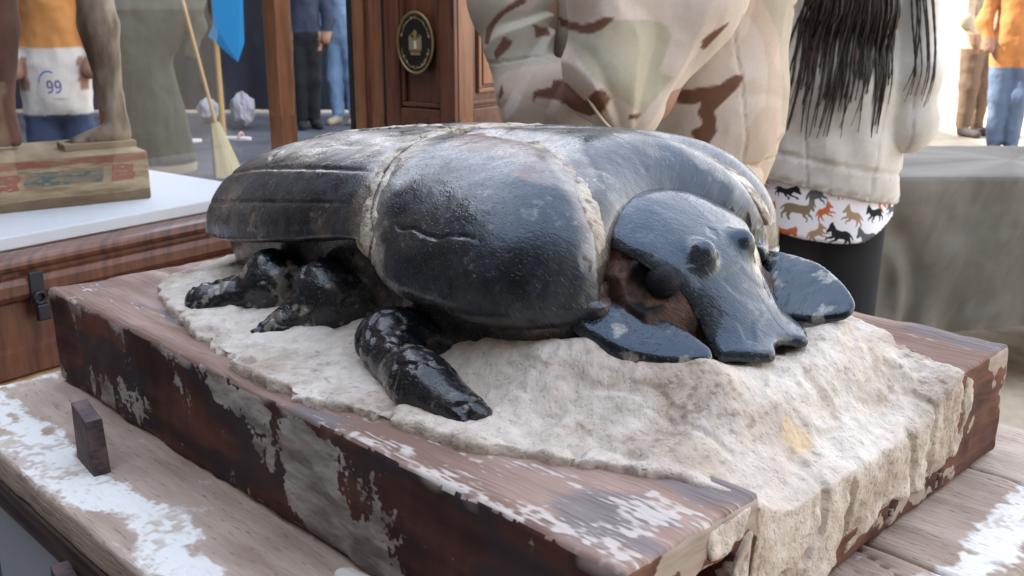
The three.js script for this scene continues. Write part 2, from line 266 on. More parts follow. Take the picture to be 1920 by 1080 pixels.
// head: a hood that drops forward into a flared shovel with teeth, two knobs, hollows below its brow
const HV = 0.318;
const hRoof = table([[0.62, 0.15], [0.65, 0.165], [0.675, 0.167], [0.695, 0.16], [0.725, 0.143], [0.746, 0.131], [0.764, 0.111], [0.779, 0.088], [0.793, 0.07], [0.804, 0.06], [0.816, 0.054], [0.84, 0.05]]);
const hHalf = table([[0.62, 0.085], [0.66, 0.09], [0.69, 0.088], [0.718, 0.083], [0.735, 0.073], [0.748, 0.064], [0.757, 0.059], [0.772, 0.059], [0.785, 0.061], [0.8, 0.066], [0.815, 0.066], [0.84, 0.066]]);
const hDrop = table([[0.62, 0.06], [0.66, 0.03], [0.69, 0.022], [0.718, 0.016], [0.735, 0.02], [0.75, 0.026], [0.76, 0.033], [0.775, 0.034], [0.785, 0.028], [0.8, 0.016], [0.815, 0.006], [0.84, 0.004]]);
const hSkin = (u, q) => hRoof(u) - hDrop(u) * Math.min(1.5, Math.abs(q) / hHalf(u)) ** 2.3;
function headF(u, v, h) {
  const q = v - HV, aq = Math.abs(q), skin = hSkin(u, q), W = hHalf(u), thick = mix(0.016, 0.011, ss(0.7, 0.79, u));
  const tip = 0.813 + 0.008 * Math.exp(-(((aq - 0.027) / 0.010) ** 2)) - 0.003 * Math.exp(-((aq / 0.012) ** 2)) - 0.022 * ss(0.036, 0.066, aq);
  let d = smax(smax((h - skin) * 0.75, (skin - thick - h) * 0.75, 0.006), aq - W, 0.009);
  d = smax(d, Math.max((u - tip) * 0.9, 0.63 - u), 0.005);
  for (const s of [-1, 1]) { const kc = [0.749, HV - 0.004 + s * 0.03, 0.124]; d = smin(d, ell(u, v, h, kc, [0.0125, 0.011, 0.0145]), 0.011); }
  return d;
}
{
  const m = surfaceNets(headF, [0.62, 0.21, 0.015], [0.845, 0.425, 0.185], 0.0016, 3);
  part('head', blockGeo(m, { ...SC, uv: suv, color: (u, v, h) => { const k = stoneColor(u, v, h); return mix3(k, [0.03, 0.036, 0.046], 0.6); }, disp: (u, v, h) => lumps(u, v, h) * 0.7 }), glossMat, scarab);
}
for (const s of [-1, 1]) {                            // brown hollows where the inlaid eyes sat
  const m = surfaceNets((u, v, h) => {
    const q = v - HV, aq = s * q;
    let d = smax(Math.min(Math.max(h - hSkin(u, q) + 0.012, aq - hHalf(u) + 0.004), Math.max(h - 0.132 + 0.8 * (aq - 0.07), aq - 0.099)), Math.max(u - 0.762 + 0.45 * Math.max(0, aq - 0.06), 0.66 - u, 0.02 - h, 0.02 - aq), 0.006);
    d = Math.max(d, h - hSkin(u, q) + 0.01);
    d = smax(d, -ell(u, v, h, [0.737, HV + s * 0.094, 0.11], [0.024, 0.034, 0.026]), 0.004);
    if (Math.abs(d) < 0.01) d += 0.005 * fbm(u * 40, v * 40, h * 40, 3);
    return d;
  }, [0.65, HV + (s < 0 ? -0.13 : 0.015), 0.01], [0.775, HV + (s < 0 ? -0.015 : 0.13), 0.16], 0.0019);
  part('eye_socket', blockGeo(m, { ...SC, uv: suv, color: (u, v, h) => { const n = fbm(u * 45, v * 45, h * 45, 4), in_ = ss(0.03, 0.022, Math.hypot(u - 0.737, s * (v - HV) - 0.09, h - 0.11) + 0.012 * n); return mix3(mix3([0.05, 0.026, 0.02], [0.25, 0.13, 0.085], clamp(0.55 + 1.6 * n)), [0.01, 0.009, 0.009], in_); } }), socketMat, scarab);  // inside of the hollow painted near-black to deepen its shade
}
for (const s of [-1, 1]) { const e = part('eyeball', new THREE.SphereGeometry(0.0155, 32, 20), phys({ color: new THREE.Color(0.008, 0.008, 0.01), roughness: 0.55, specularIntensity: 0.4, bumpMap: tiled(fineBump, 1), bumpScale: 0.0008 }), scarab); e.position.set(0.733 - SC.cu, 0.105, -(HV + s * (s < 0 ? 0.068 : 0.05) - SC.cv)); }
const splash = (k) => (u, v, h) => { const c = mix3(stoneColor(u, v, h), [0.011, 0.013, 0.016], 0.75), n = fbm(u * 55 + k, v * 55, h * 55, 5); return mix3(c, [0.42, 0.37, 0.28], ss(0.25, 0.34, n)); };
function limb(name, fields, lo, hi, k, mat = legMat) {
  for (const far of [0, 1]) {
    const f = far ? (u, v, h) => fields(u, 2 * V0 - v, h) : fields, a = far ? [lo[0], 2 * V0 - hi[1], lo[2]] : lo, b = far ? [hi[0], 2 * V0 - lo[1], hi[2]] : hi;
    part(name, blockGeo(surfaceNets(f, a, b, 0.0021), { ...SC, uv: suv, color: splash(k + far * 9), disp: (u, v, h) => 0.004 * fbm(u * 30, v * 30, h * 30, 4) - 0.0025 * ss(0.5, 0.62, ridged(u * 32, v * 32, h * 32, 2)) }), mat, scarab);
  }
}
const P4 = (u, v, h, r) => [u, v, h, r];
limb('hind_leg', (u, v, h) => smin(smin(cone3(u, v, h, P4(0.23, 0.088, 0.012, 0.024), P4(0.262, 0.122, 0.022, 0.025)), ell(u, v, h, [0.283, 0.139, 0.038], [0.036, 0.033, 0.036]), 0.009), cone3(u, v, h, P4(0.29, 0.145, 0.03, 0.028), P4(0.32, 0.2, 0.04, 0.026)), 0.02), [0.18, 0.04, -0.02], [0.36, 0.24, 0.09], 1);
limb('middle_leg', (u, v, h) => smin(smin(cone3(u, v, h, P4(0.352, 0.08, 0.004, 0.013), P4(0.37, 0.124, 0.02, 0.026)), ell(u, v, h, [0.378, 0.142, 0.042], [0.035, 0.032, 0.038]), 0.009), cone3(u, v, h, P4(0.39, 0.15, 0.034, 0.032), P4(0.43, 0.21, 0.045, 0.028)), 0.02), [0.31, 0.04, -0.02], [0.47, 0.25, 0.1], 2);
limb('front_leg', (u, v, h) => smin(smin(smin(cone3(u, v, h, P4(0.512, 0.112, 0.028, 0.026), P4(0.6, 0.088, 0.018, 0.025)), cone3(u, v, h, P4(0.6, 0.088, 0.018, 0.025), P4(0.664, 0.086, 0.006, 0.02)), 0.02), cone3(u, v, h, P4(0.525, 0.122, 0.036, 0.02), P4(0.566, 0.152, 0.03, 0.009)), 0.015), cone3(u, v, h, P4(0.515, 0.13, 0.03, 0.024), P4(0.56, 0.2, 0.04, 0.03)), 0.02), [0.47, 0.04, -0.02], [0.7, 0.24, 0.09], 3);
function claw(ax, ay, bx, by, w0, z0, fall, tilt, thick, lo, hi, k) {   // flat curved plate beside the shovel
  const L = Math.hypot(bx - ax, by - ay);
  const f = (u, v, h) => {
    const t = ((u - ax) * (bx - ax) + (v - ay) * (by - ay)) / L, s = ((u - ax) * (by - ay) - (v - ay) * (bx - ax)) / L;   // s grows towards smaller v
    const w = w0 * Math.sin(Math.PI * clamp((t + 0.014) / (L + 0.02), 0.02, 0.98)) ** 0.85, roof = z0 - fall * t - tilt * s - 4 * s * s;
    return smax(smax((Math.abs(h - roof + thick) - thick) * 0.75, Math.abs(s) - w, 0.004), Math.max(t - L, -0.012 - t), 0.006);
  };
  part('front_claw', blockGeo(surfaceNets(f, lo, hi, 0.0018), { ...SC, uv: suv, color: splash(k), disp: (u, v, h) => 0.0016 * fbm(u * 30, v * 30, h * 30, 4) }), glossMat, scarab);
}
claw(0.68, 0.186, 0.796, 0.238, 0.022, 0.088, 0.24, 0.55, 0.0075, [0.64, 0.14, 0.01], [0.84, 0.3, 0.13], 4);
claw(0.688, 0.43, 0.826, 0.415, 0.033, 0.088, 0.16, 0.6, 0.0045, [0.65, 0.35, 0.01], [0.86, 0.5, 0.15], 14);
// ---------------------------------------------------------------- wooden block with its plaster bed
const block = thing('wooden_block', 'heavy dark red-brown timber block with a crust of plaster, directly under the scarab', 'wooden block', bw(BU / 2, BV / 2, -BH), TURN);
const BC = { cu: BU / 2, cv: BV / 2, ch: -BH };
// one sheet of wood colour and relief for all faces: top, long side, end
const AT = 2048, AS = 2200;
function woodTop(u, v) {
  const g = fbm(u * 6, v * 55, 1, 4), f = noise(u * 40, v * 420, 2), b = fbm(u * 5 + 3, v * 9, 4, 4), s = fbm(u * 22, v * 40, 8, 5);
  let c = mix3([0.19, 0.115, 0.085], [0.38, 0.265, 0.21], clamp(0.5 + g * 0.8 + b * 0.8 + f * 0.12)), z = 0.5 + g * 0.3 + f * 0.15;
  c = mix3(c, [0.15, 0.135, 0.135], ss(0.12, 0.3, fbm(u * 7 + 20, v * 20, 5, 3)) * 0.75);
  const want = 0.36 - 0.23 * ss(0.58, 0.74, u) * ss(0.2, 0.05, v) - 0.05 * ss(0.6, 0.2, u) - 0.12 * ss(0.022, 0.003, v + 0.01 * noise(u * 30, 4));
  const w = ss(want - 0.02, want + 0.2, s * 0.55 + 0.6 * fbm(u * 14, v * 70, 9, 5) + 0.14 * f + 0.2 * noise(u * 150, v * 420, 5));
  c = mix3(c, [0.55, 0.49, 0.43], w * 0.75); z += w * 0.25;
  return [c, z];
}
function woodSide(u, h) {                              // long face; h from -BH to 0
  const g = fbm(u * 9, h * 60, 11, 4), b = fbm(u * 12, h * 14, 13, 4), st = fbm(u * 60, h * 8, 15, 3), f = noise(u * 160, h * 700, 3);
  let c = mix3([0.03, 0.012, 0.01], [0.12, 0.048, 0.033], clamp(0.42 + b * 0.9 + g * 0.5 + st * 0.4)), z = 0.5 + g * 0.3;
  c = mix3(c, [0.03, 0.025, 0.03], ss(0.1, 0.3, fbm(u * 10 + 9, h * 30, 2, 3)) * 0.7);
  const t = -h / BH, path = 0.3 + 0.32 * t;            // the pale smear slants down towards the front
  let want = 0.27;
  want -= 0.62 * ss(0.02, 0.09, u - path + 0.12 * t) * ss(0.69, 0.6, u - 0.06 * (t - 0.5)) * ss(0.03, 0.16, t);
  want -= 0.2 * ss(0.72, 0.76, u) * ss(0.86, 0.8, u) * ss(0.3, 0.7, t) + 0.1 * ss(0.3, 0.2, u) * ss(0.1, 0.4, t);
  const s = fbm(u * 26, h * 22, 19, 5) + 0.3 * st + 0.05 * f + 0.22 * fbm(u * 110, h * 90, 27, 3), w = ss(want - 0.03, want + 0.09, s + 0.12 * noise(u * 300, h * 300, 1));
  const pale = mix3([0.16, 0.13, 0.115], [0.36, 0.32, 0.285], clamp(0.5 + 1.4 * fbm(u * 30, h * 90, 23, 4)));
  c = mix3(c, pale, w); z += w * 0.22 + w * 0.25 * fbm(u * 90, h * 160, 31, 3);
  if (h > -0.012) { const e = ss(-0.012, 0, h + 0.008 * noise(u * 50, 7)) * ss(-0.1, 0.15, fbm(u * 18, 3, 41, 3)); c = mix3(c, [0.42, 0.36, 0.31], e * 0.7); }
  return [c, z];
}
function woodEnd(v, h) {
  const g = fbm(v * 20, h * 20, 51, 4), f = fbm(v * 30, h * 160, 53, 3);
  let c = mix3([0.05, 0.02, 0.014], [0.17, 0.075, 0.046], clamp(0.5 + g * 0.9 + f * 0.5)), z = 0.5 + f * 0.3;
  const w = ss(0.2, 0.27, fbm(v * 26, h * 30, 57, 5) + 0.25 * ss(0.03, 0.0, Math.abs(h + 0.015) - 0.02 * noise(v * 40, 3)) - 0.12);
  return [mix3(c, [0.45, 0.38, 0.3], w * 0.7), z + w * 0.2];
}
const [woodMap, woodBump] = (() => {
  const d = new Uint8Array(AT * AT * 4), e = new Uint8Array(AT * AT * 4);
  for (let j = 0, k = 0; j < AT; j++) for (let i = 0; i < AT; i++, k += 4) {
    const x = i / AS; let r;
    if (j < 1366) r = x < 0.93 ? woodTop(x, j / AS) : null; else if (j < 1648) r = x < 0.93 ? woodSide(x, (j - 1380) / AS - BH) : null; else if (j < 1930) r = x < 0.65 ? woodEnd(x, (j - 1660) / AS - BH) : null;
    if (!r) continue;
    d[k] = toS(r[0][0]); d[k + 1] = toS(r[0][1]); d[k + 2] = toS(r[0][2]); e[k] = e[k + 1] = e[k + 2] = 255 * clamp(r[1]); d[k + 3] = e[k + 3] = 255;
  }
  return [d, e].map((a, q) => { const t = new THREE.DataTexture(a, AT, AT); if (!q) t.colorSpace = THREE.SRGBColorSpace; t.magFilter = THREE.LinearFilter; t.needsUpdate = true; return t; });
})();
const facePoly = [[0.085, 0.03], [0.086, -0.02], [0.092, -0.05], [0.115, -0.08], [0.14, -0.125], [0.23, -0.125], [0.27, -0.11], [0.33, -0.095], [0.37, -0.083], [0.40, -0.094], [0.44, -0.097], [0.47, -0.088], [0.5, -0.078], [0.52, -0.055], [0.532, -0.03], [0.51, -0.008], [0.486, 0.03]];
const rbox = (x, y, z, c, s, r) => { const a = Math.abs(x - c[0]) - s[0] + r, b = Math.abs(y - c[1]) - s[1] + r, d = Math.abs(z - c[2]) - s[2] + r; return Math.hypot(Math.max(a, 0), Math.max(b, 0), Math.max(d, 0)) + Math.min(Math.max(a, b, d), 0) - r; };
function timberF(u, v, h) {
  let d = rbox(u, v, h, [BU / 2, BV / 2, -BH / 2], [BU / 2, BV / 2, BH / 2], 0.0045);
  if (Math.abs(d) < 0.012) d += 0.0022 * noise(u * 16, v * 16, h * 16) + 0.0012 * noise(u * 60, v * 60, h * 60);
  d = Math.max(d, -rbox(u, v, h, [0.93, 0.315, 0.02], [0.09, 0.165, 0.105], 0.004));                 // the front is broken away and filled with plaster
  d = Math.max(d, -rbox(u, v, h, [0.9, 0.1, -0.07], [0.03, 0.016 + 0.2 * (h + 0.07), 0.035], 0.004));   // hole by the near corner
  for (const [cv, w] of [[0.372, 0.0016], [0.472, 0.0012]]) d = Math.max(d, 0.004 - (Math.abs(v - cv - 0.002 * noise(h * 60, 3)) * 1 + 0.004 - w) - 1e3 * (u < 0.85 ? 1 : 0));
  return d;
}
{
  const m = surfaceNets(timberF, [-0.01, -0.01, -BH - 0.01], [BU + 0.01, BV + 0.01, 0.01], 0.0036);
  const g = blockGeo(m, { ...BC, split: (ax, u, v, h) => ax === 2 ? [u * AS / AT, v * AS / AT] : ax === 1 ? [u * AS / AT, (1380 + (h + BH) * AS) / AT] : [v * AS / AT, (1660 + (h + BH) * AS) / AT] });
  part('timber', g, phys({ map: woodMap, bumpMap: woodBump, bumpScale: 0.003, roughness: 0.8, specularIntensity: 0.45 }), block);
}
const outline = [[0.03, 0.24], [0.05, 0.16], [0.08, 0.115], [0.112, 0.085], [0.2, 0.055], [0.31, 0.033], [0.4, 0.016], [0.47, 0.012], [0.54, 0.017], [0.6, 0.034], [0.66, 0.042], [0.71, 0.055], [0.75, 0.078], [0.79, 0.092], [0.84, 0.12], [0.885, 0.139], [0.93, 0.14], [0.93, 0.49], [0.87, 0.485], [0.845, 0.515], [0.8, 0.545], [0.7, 0.585], [0.5, 0.597], [0.3, 0.59], [0.15, 0.57], [0.06, 0.5], [0.03, 0.4]];
const underHead = [[0.70, 0.2], [0.80, 0.245], [0.815, 0.33], [0.80, 0.42], [0.72, 0.46]];
const mid1 = [[0.6, 0.19], [0.7, 0.2]];
function plasterTop(u, v) {
  const a = polyDist(underHead, u, v), b = polyDist([[0.5, 0.19], [0.57, 0.165], [0.62, 0.152], [0.68, 0.158], [0.73, 0.185], [0.78, 0.215]], u, v), c = Math.abs(v - V0);
  let t = mix(0.009, 0.0045, ss(0.82, 0.88, u)) + 0.004 * fbm(u * 18, v * 18, 0, 4) * ss(0.9, 0.86, u);
  t += Math.max(0.031 * Math.exp(-((a / 0.045) ** 2)) * ss(0.93, 0.8, u), mix(0.026, 0.044, ss(0.56, 0.63, u) * ss(0.74, 0.7, u)) * Math.exp(-((b / 0.034) ** 2)), 0.012 * ss(0.26, 0.16, c) * ss(0.05, 0.14, u) * ss(0.8, 0.6, u));
  t += 0.014 * Math.exp(-(((u - 0.83) / 0.04) ** 2) - (((v - 0.42) / 0.06) ** 2));
  t += 0.016 * Math.exp(-((polyDist([[0.68, 0.185], [0.75, 0.2], [0.79, 0.225]], u, v) / 0.026) ** 2));
  const run = ss(0.8, 0.86, u) * ss(0.12, 0.2, v) * ss(0.5, 0.42, v);
  t -= run * 0.5 * Math.max(0, u - 0.835) ;
  if (u > 0.74) t += 0.0036 * Math.sin(v * 95 + 40 * (u - 0.85) * noise(v * 9, 3) + 7 * noise(u * 9, v * 14)) * (0.6 + noise(v * 21, 8)) * ss(0.78, 0.84, u) * ss(0.28, 0.36, v) * ss(0.5, 0.45, v);   // trowel runs down the front
  return t;
}
const PCELL = 0.0024, PLO = [0.01, -0.01, -BH - 0.006], half = PCELL / 2;
const bedTop = memo2(PLO[0], PLO[1], half, 780, 540, plasterTop);
const bedEdge = memo2(PLO[0], PLO[1], half, 780, 540, (u, v) => (polyIn(outline, u, v) ? -1 : 1) * polyDist(outline, u, v) + 0.007 * fbm(u * 34, v * 34, 2, 4) + 0.003 * noise(u * 130, v * 130, 4));
const endEdge = memo2(PLO[1], PLO[2], half, 540, 180, (v, h) => (polyIn(facePoly, v, h) ? -1 : 1) * polyDist(facePoly, v, h) + 0.006 * fbm(v * 50, h * 50, 9, 4));
const endWave = memo2(PLO[1], PLO[2], half, 540, 180, (v, h) => fbm(v * 20, h * 20, 7, 3));
function plasterF(u, v, h) {
  const top = bedTop(u, v);
  let d = smax(h - top, bedEdge(u, v), 0.005);
  if (u > 0.86) d = smax(d, u - 0.9035 - 0.0015 * endWave(v, h), mix(0.008, 0.026, ss(0.16, 0.22, v)));
  if (u < 0.84) return Math.max(d, -0.012 - h);
  let f = Math.max(endEdge(v, h), u - 0.9025 - 0.002 * endWave(v, h), 0.845 - u, h - top);
  f = Math.max(f, -rbox(u, v, h, [0.9, 0.1, -0.07], [0.03, 0.014 + 0.2 * (h + 0.07), 0.034], 0.004));
  if (v < 0.143) f = Math.max(f, h + 0.0035);
  f = Math.max(f, 0.0022 - Math.abs(v - 0.142 - 0.003 * noise(h * 40, 5)) - (u < 0.88 ? 1 : 0));
  return Math.min(Math.max(d, -0.012 - h), f);
}
const plasterGrain = grayTex(512, 512, (x, y) => { const a = wrapFbm(x, y, 24, 5, 61), b = wrapFbm(x, y, 100, 2, 63); return 0.5 + 0.6 * a + 0.2 * b - (b < -0.4 ? 0.25 : 0); });
const plasterTone = colorTex(512, 512, (x, y) => { const a = wrapFbm(x, y, 30, 5, 65), b = wrapFbm(x, y, 110, 2, 67), c = clamp(0.93 + 0.2 * a + 0.07 * b, 0, 1); return [c, c * 0.985, c * 0.96]; });
const plasterMat = std({ vertexColors: true, map: tiled(plasterTone, 5), bumpMap: tiled(plasterGrain, 5), bumpScale: 0.0018, roughness: 1 });
{
  const m = surfaceNets(plasterF, PLO, [0.925, BV + 0.005, 0.085], PCELL);
  part('plaster_bed', blockGeo(m, { ...BC, split: flatMaps, color: (u, v, h) => {
    const a = fbm(u * 13, v * 13, h * 13, 5), b = fbm(u * 60, v * 60, h * 60, 4), dirt = fbm(u * 20 + 7, v * 20, h * 20, 5), grit = noise(u * 230, v * 230, h * 230);
    let c = mix3([0.43, 0.35, 0.28], [0.64, 0.575, 0.495], clamp(0.6 + a * 1.1 + b * 0.4));
    c = mix3(c, [0.35, 0.275, 0.2], ss(0.06, 0.34, dirt) * 0.5);
    c = mix3(c, [0.24, 0.17, 0.12], ss(0.75, 0.9, grit + 1.2 * dirt) * 0.6);
    const stain = Math.hypot((u - 0.862) / 0.012, (v - 0.27) / 0.022) + 0.5 * b; c = mix3(c, [0.6, 0.44, 0.25], ss(1, 0.7, stain) * 0.7);
    return c;
  }, disp: (u, v, h) => { const rim = ss(-0.05, -0.005, bedEdge(u, v)), rough = ss(-0.15, 0.3, fbm(u * 8 + 4, v * 8, h * 8, 2)); return 0.004 * fbm(u * 24, v * 24, h * 24, 3) + (0.001 + 0.0032 * rough) * fbm(u * 75, v * 75, h * 75, 3) + 0.0015 * ridged(u * 30, v * 30, h * 30, 3) - (0.0022 + 0.004 * rim) * ss(0.46, 0.58, ridged(u * 19 + 3, v * 19, h * 19, 2)); } }), plasterMat, block);
}
// ---------------------------------------------------------------- plaster joints on the scarab
{
  const band = (f, lo, hi, colorK) => part('plaster_seam', blockGeo(surfaceNets(f, lo, hi, 0.0021), { ...SC, color: (u, v, h) => { const a = fbm(u * 30, v * 30, h * 30, 4), b = fbm(u * 90, v * 90, h * 90, 3); return mix3(mix3([0.42, 0.36, 0.28], [0.64, 0.59, 0.51], clamp(0.5 + a)), [0.2, 0.14, 0.095], ss(0.12, 0.3, b + colorK) * 0.8); }, disp: (u, v, h) => 0.003 * fbm(u * 80, v * 80, h * 80, 3) }), plasterMat, scarab);
  const wob = (u, v, h) => 0.007 * fbm(u * 24, v * 24, h * 24, 4);
  // between the wing cases and the pronotum
  band((u, v, h) => { const a = Math.abs(u - S1(v) - 0.001) - mix(0.011, 0.02, ss(0.19, 0.1, h)) + 1.6 * wob(u, v, h), crack = 0.0016 - Math.abs(u - S1(v) - 0.006 - 0.004 * noise(v * 40, h * 40)); return Math.max(bodyF(u, v, h, 0.05) + 0.0006 + 0.14 * Math.max(0, Math.abs(u - S1(v)) - 0.006) + 0.0015 * noise(u * 50, v * 50, h * 50), a, 0.03 - h, -0.02 - bodyF(u, v, h, 0.05), crack); }, [0.36, 0.1, 0.02], [0.53, 0.56, 0.225], 0);
  // between the lobes of the pronotum
  for (const [seam, brown] of [[seamNear, 0.05], [seamFar, 0.2]]) band((u, v, h) => { const d = polyDist(seam, u, v); return Math.max(pronF(u, v, h) + 0.0068 + 0.1 * Math.max(0, d - 0.005) + 0.0018 * noise(u * 50, v * 50, h * 50), d - 0.0135 + 2 * wob(u, v, h) + 0.009 * ss(0.67, 0.73, u), 0.11 - h, S1(v) - u, -0.02 - pronF(u, v, h)); }, [0.4, 0.17, 0.12], [0.76, 0.49, 0.225], brown);
  // along the middle line of the wing cases and round their rear edge
  const tail = [[0.42, V0 - 0.018], [0.2, V0 - 0.018], [0.13, V0 - 0.02], [0.095, V0 - 0.03], [0.07, V0 - 0.06], [0.062, V0 - 0.1], [0.07, V0 - 0.14], [0.085, V0 - 0.165]];
  band((u, v, h) => Math.max(bodyF(u, v, h, 0.02) - 0.0012 + 0.0015 * noise(u * 50, v * 50, h * 50), polyDist(tail, u, v) - 0.008 + wob(u, v, h), u - S1(v), -0.015 - bodyF(u, v, h, 0.02), tRim(u) - 0.01 - h), [0.03, 0.13, 0.03], [0.45, 0.36, 0.225], 0.12);
}
// ---------------------------------------------------------------- pedestal of planks
const pedestal = thing('wooden_pedestal', 'pale worn plank pedestal with white plaster strips, carrying the dark timber block', 'pedestal', bw(0.49, 0.285, -BT), TURN);
const PC = { cu: 0.49, cv: 0.285, ch: -BT };
{
  const U0 = -0.035, U1 = 1.012, VA = -0.132, VB = 0.702, S = 1900;
  const paint = (x, y) => {
    const u = U0 + x * 1.06, v = VA + y * 0.85;
    const g = fbm(u * 7, v * 80, 1, 4), f = noise(u * 70, v * 800, 6), b = fbm(u * 9, v * 9, 3, 4), pit = fbm(u * 90, v * 420, 8, 3);
    let c = mix3([0.24, 0.165, 0.12], [0.47, 0.37, 0.285], clamp(0.5 + g * 0.5 + b * 0.7 + f * 0.1)), z = 0.5 + g * 0.25 + f * 0.12;
    if (pit > 0.34) { c = mix3(c, [0.15, 0.095, 0.07], ss(0.34, 0.5, pit) * 0.6); z -= 0.15; }
    const n = fbm(u * 26, v * 26, 12, 5), m = noise(u * 200, v * 200, 3);
    const band = Math.max(ss(0.05, 0.0, Math.abs(v + 0.097 + 0.01 * noise(u * 7, 2))), ss(0.05, 0.0, Math.abs(u - 0.977)) * ss(0.2, 0.32, v), 0.7 * ss(0.02, -0.02, u + 0.02));
    const fine = fbm(u * 60, v * 95, 14, 5), w = 0.88 * ss(-0.04, 0.32, band * 1.1 - 0.42 + 0.75 * n + 0.6 * fine + 0.12 * m);
    return [mix3(c, mix3([0.7, 0.68, 0.63], [0.46, 0.39, 0.32], ss(0.05, 0.6, m * 0.4 + n)), w), z + w * (0.3 + 0.3 * n)];
  };
  const W = 2048, H = 1640, d = new Uint8Array(W * H * 4), e = new Uint8Array(W * H * 4);
  for (let j = 0, k = 0; j < H; j++) for (let i = 0; i < W; i++, k += 4) { const [c, z] = paint(i / W, j / H); d[k] = toS(c[0]); d[k + 1] = toS(c[1]); d[k + 2] = toS(c[2]); e[k] = e[k + 1] = e[k + 2] = 255 * clamp(z); d[k + 3] = e[k + 3] = 255; }
  const map = new THREE.DataTexture(d, W, H), bump = new THREE.DataTexture(e, W, H); map.colorSpace = THREE.SRGBColorSpace; for (const t of [map, bump]) { t.magFilter = THREE.LinearFilter; t.needsUpdate = true; }
  const boardMat = std({ map, bumpMap: bump, bumpScale: 0.0025, roughness: 0.85 });
  const T0 = -BH - 0.036, joints = [VA, 0.1, 0.343, 0.56, VB];
  for (let i = 0; i < 4; i++) {
    const a = joints[i] + (i ? 0.0016 : 0), b = joints[i + 1] - (i < 3 ? 0.0016 : 0), end = U1 + [0, 0.004, -0.003, 0.002][i], top = -BH - 0.0015 - [0, 0.001, 0, 0.002][i];
    const f = (u, v, h) => {
      let q = rbox(u, v, h, [(U0 + end) / 2, (a + b) / 2, (T0 + top) / 2], [(end - U0) / 2, (b - a) / 2, (top - T0) / 2], 0.003) + 0.0014 * noise(u * 25, v * 25, h * 25) + 0.001 * noise(u * 90, v * 90, h * 90);
      if (i === 1) q = Math.max(q, 0.0018 * ss(1.0, 0.9, u) - Math.abs(v - 0.325 + 0.5 * (u - 0.9) * 0.5 + 0.004 * noise(u * 30, 1)) - (u < 0.86 ? 1 : 0) - (h < -BH - 0.012 ? 1 : 0));
      return q;
    };
    const m = surfaceNets(f, [U0 - 0.01, a - 0.008, T0 - 0.008], [end + 0.01, b + 0.008, top + 0.01], 0.005);
    part('plank', blockGeo(m, { ...PC, axisOf: (u, v, h) => h > top - 0.002 || h < T0 + 0.002 ? 2 : v < a + 0.004 || v > b - 0.004 ? 1 : 0, split: (ax, u, v, h) => { const hh = h - top; return ax === 2 ? [(u - U0) / 1.06, (v - VA) / 0.85] : ax === 1 ? [(u - U0) / 1.06, (0.2 + hh - VA) / 0.85] : [(0.3 + hh - U0) / 1.06, (v - VA) / 0.85]; } }), boardMat, pedestal);
  }
  // dark edging under the planks, pale painted body below
  const edge = std({ color: 0xffffff, map: colorTex(256, 256, (x, y) => { const a = wrapFbm(x, y, 8, 5, 5); return mix3([0.03, 0.016, 0.014], [0.1, 0.065, 0.05], clamp(0.5 + a * 1.2)); }), roughness: 0.8 });
  const y1 = BT - BH - 0.0385;
  for (const [name, w, dd, x, z] of [['edge_batten', 1.045, 0.022, 0.0, 0.406], ['edge_batten', 1.045, 0.022, 0.0, -0.406], ['edge_batten', 0.022, 0.786, -0.5115, 0], ['edge_batten', 0.022, 0.786, 0.5115, 0]]) part(name, box(w, 0.034, dd, x, y1 - 0.017, z, 0.003), edge, pedestal);
  part('base_cabinet', box(0.98, y1 - 0.0, 0.77, 0, y1 / 2 - 0.001, 0, 0.004), std({ color: new THREE.Color(0.4, 0.43, 0.46), roughness: 0.6 }), pedestal);
}
function wedgeGeo(w0, w1, t, hgt) {                    // a tapered wooden peg
  const s = new THREE.Shape(); s.moveTo(-w0 / 2, 0); s.lineTo(w0 / 2, 0); s.lineTo(w1 / 2 - 0.006, hgt - 0.006); s.lineTo(-w1 / 2 - 0.004, hgt);
  const g = new THREE.ExtrudeGeometry(s, { depth: t, bevelEnabled: true, bevelSize: 0.0015, bevelThickness: 0.0015, bevelSegments: 2 }); g.translate(0, 0, -t / 2); return g;
}
{
  const m = std({ map: colorTex(256, 256, (x, y) => { const a = wrapFbm(x, y, 6, 5, 15), f = wrapFbm(x, y * 0.25, 64, 2, 16); return mix3([0.025, 0.014, 0.014], [0.12, 0.075, 0.065], clamp(0.45 + a + f * 0.5)); }), roughness: 0.7 });
  m.map.repeat.set(8, 8);
  solo('wooden_wedge', wedgeGeo(0.056, 0.046, 0.014, 0.062), m, 'dark upright wooden wedge standing on the pale plank beside the block', 'wedge', bw(0.268, -0.072, -BH - 0.004), TURN - 0.12);
  solo('wooden_wedge', wedgeGeo(0.056, 0.044, 0.014, 0.075), m, 'dark wooden wedge below the plank edge, against the pale pedestal body', 'wedge', bw(0.372, -0.146, -BH - 0.128), TURN - 0.1);
  const pebble = new THREE.IcosahedronGeometry(1, 3); { const p = pebble.attributes.position; for (let i = 0; i < p.count; i++) { const k = 1 + 0.18 * noise(p.getX(i) * 2, p.getY(i) * 2, p.getZ(i) * 2); p.setXYZ(i, p.getX(i) * 0.022 * k, p.getY(i) * 0.008 * k, p.getZ(i) * 0.011 * k); } pebble.computeVertexNormals(); }
  solo('plaster_lump', pebble, std({ color: new THREE.Color(0.5, 0.45, 0.38), roughness: 1 }), 'pale rounded plaster lump lying at the foot of the block', 'plaster lump', bw(0.642, -0.02, -BH + 0.006), TURN + 0.2);
}
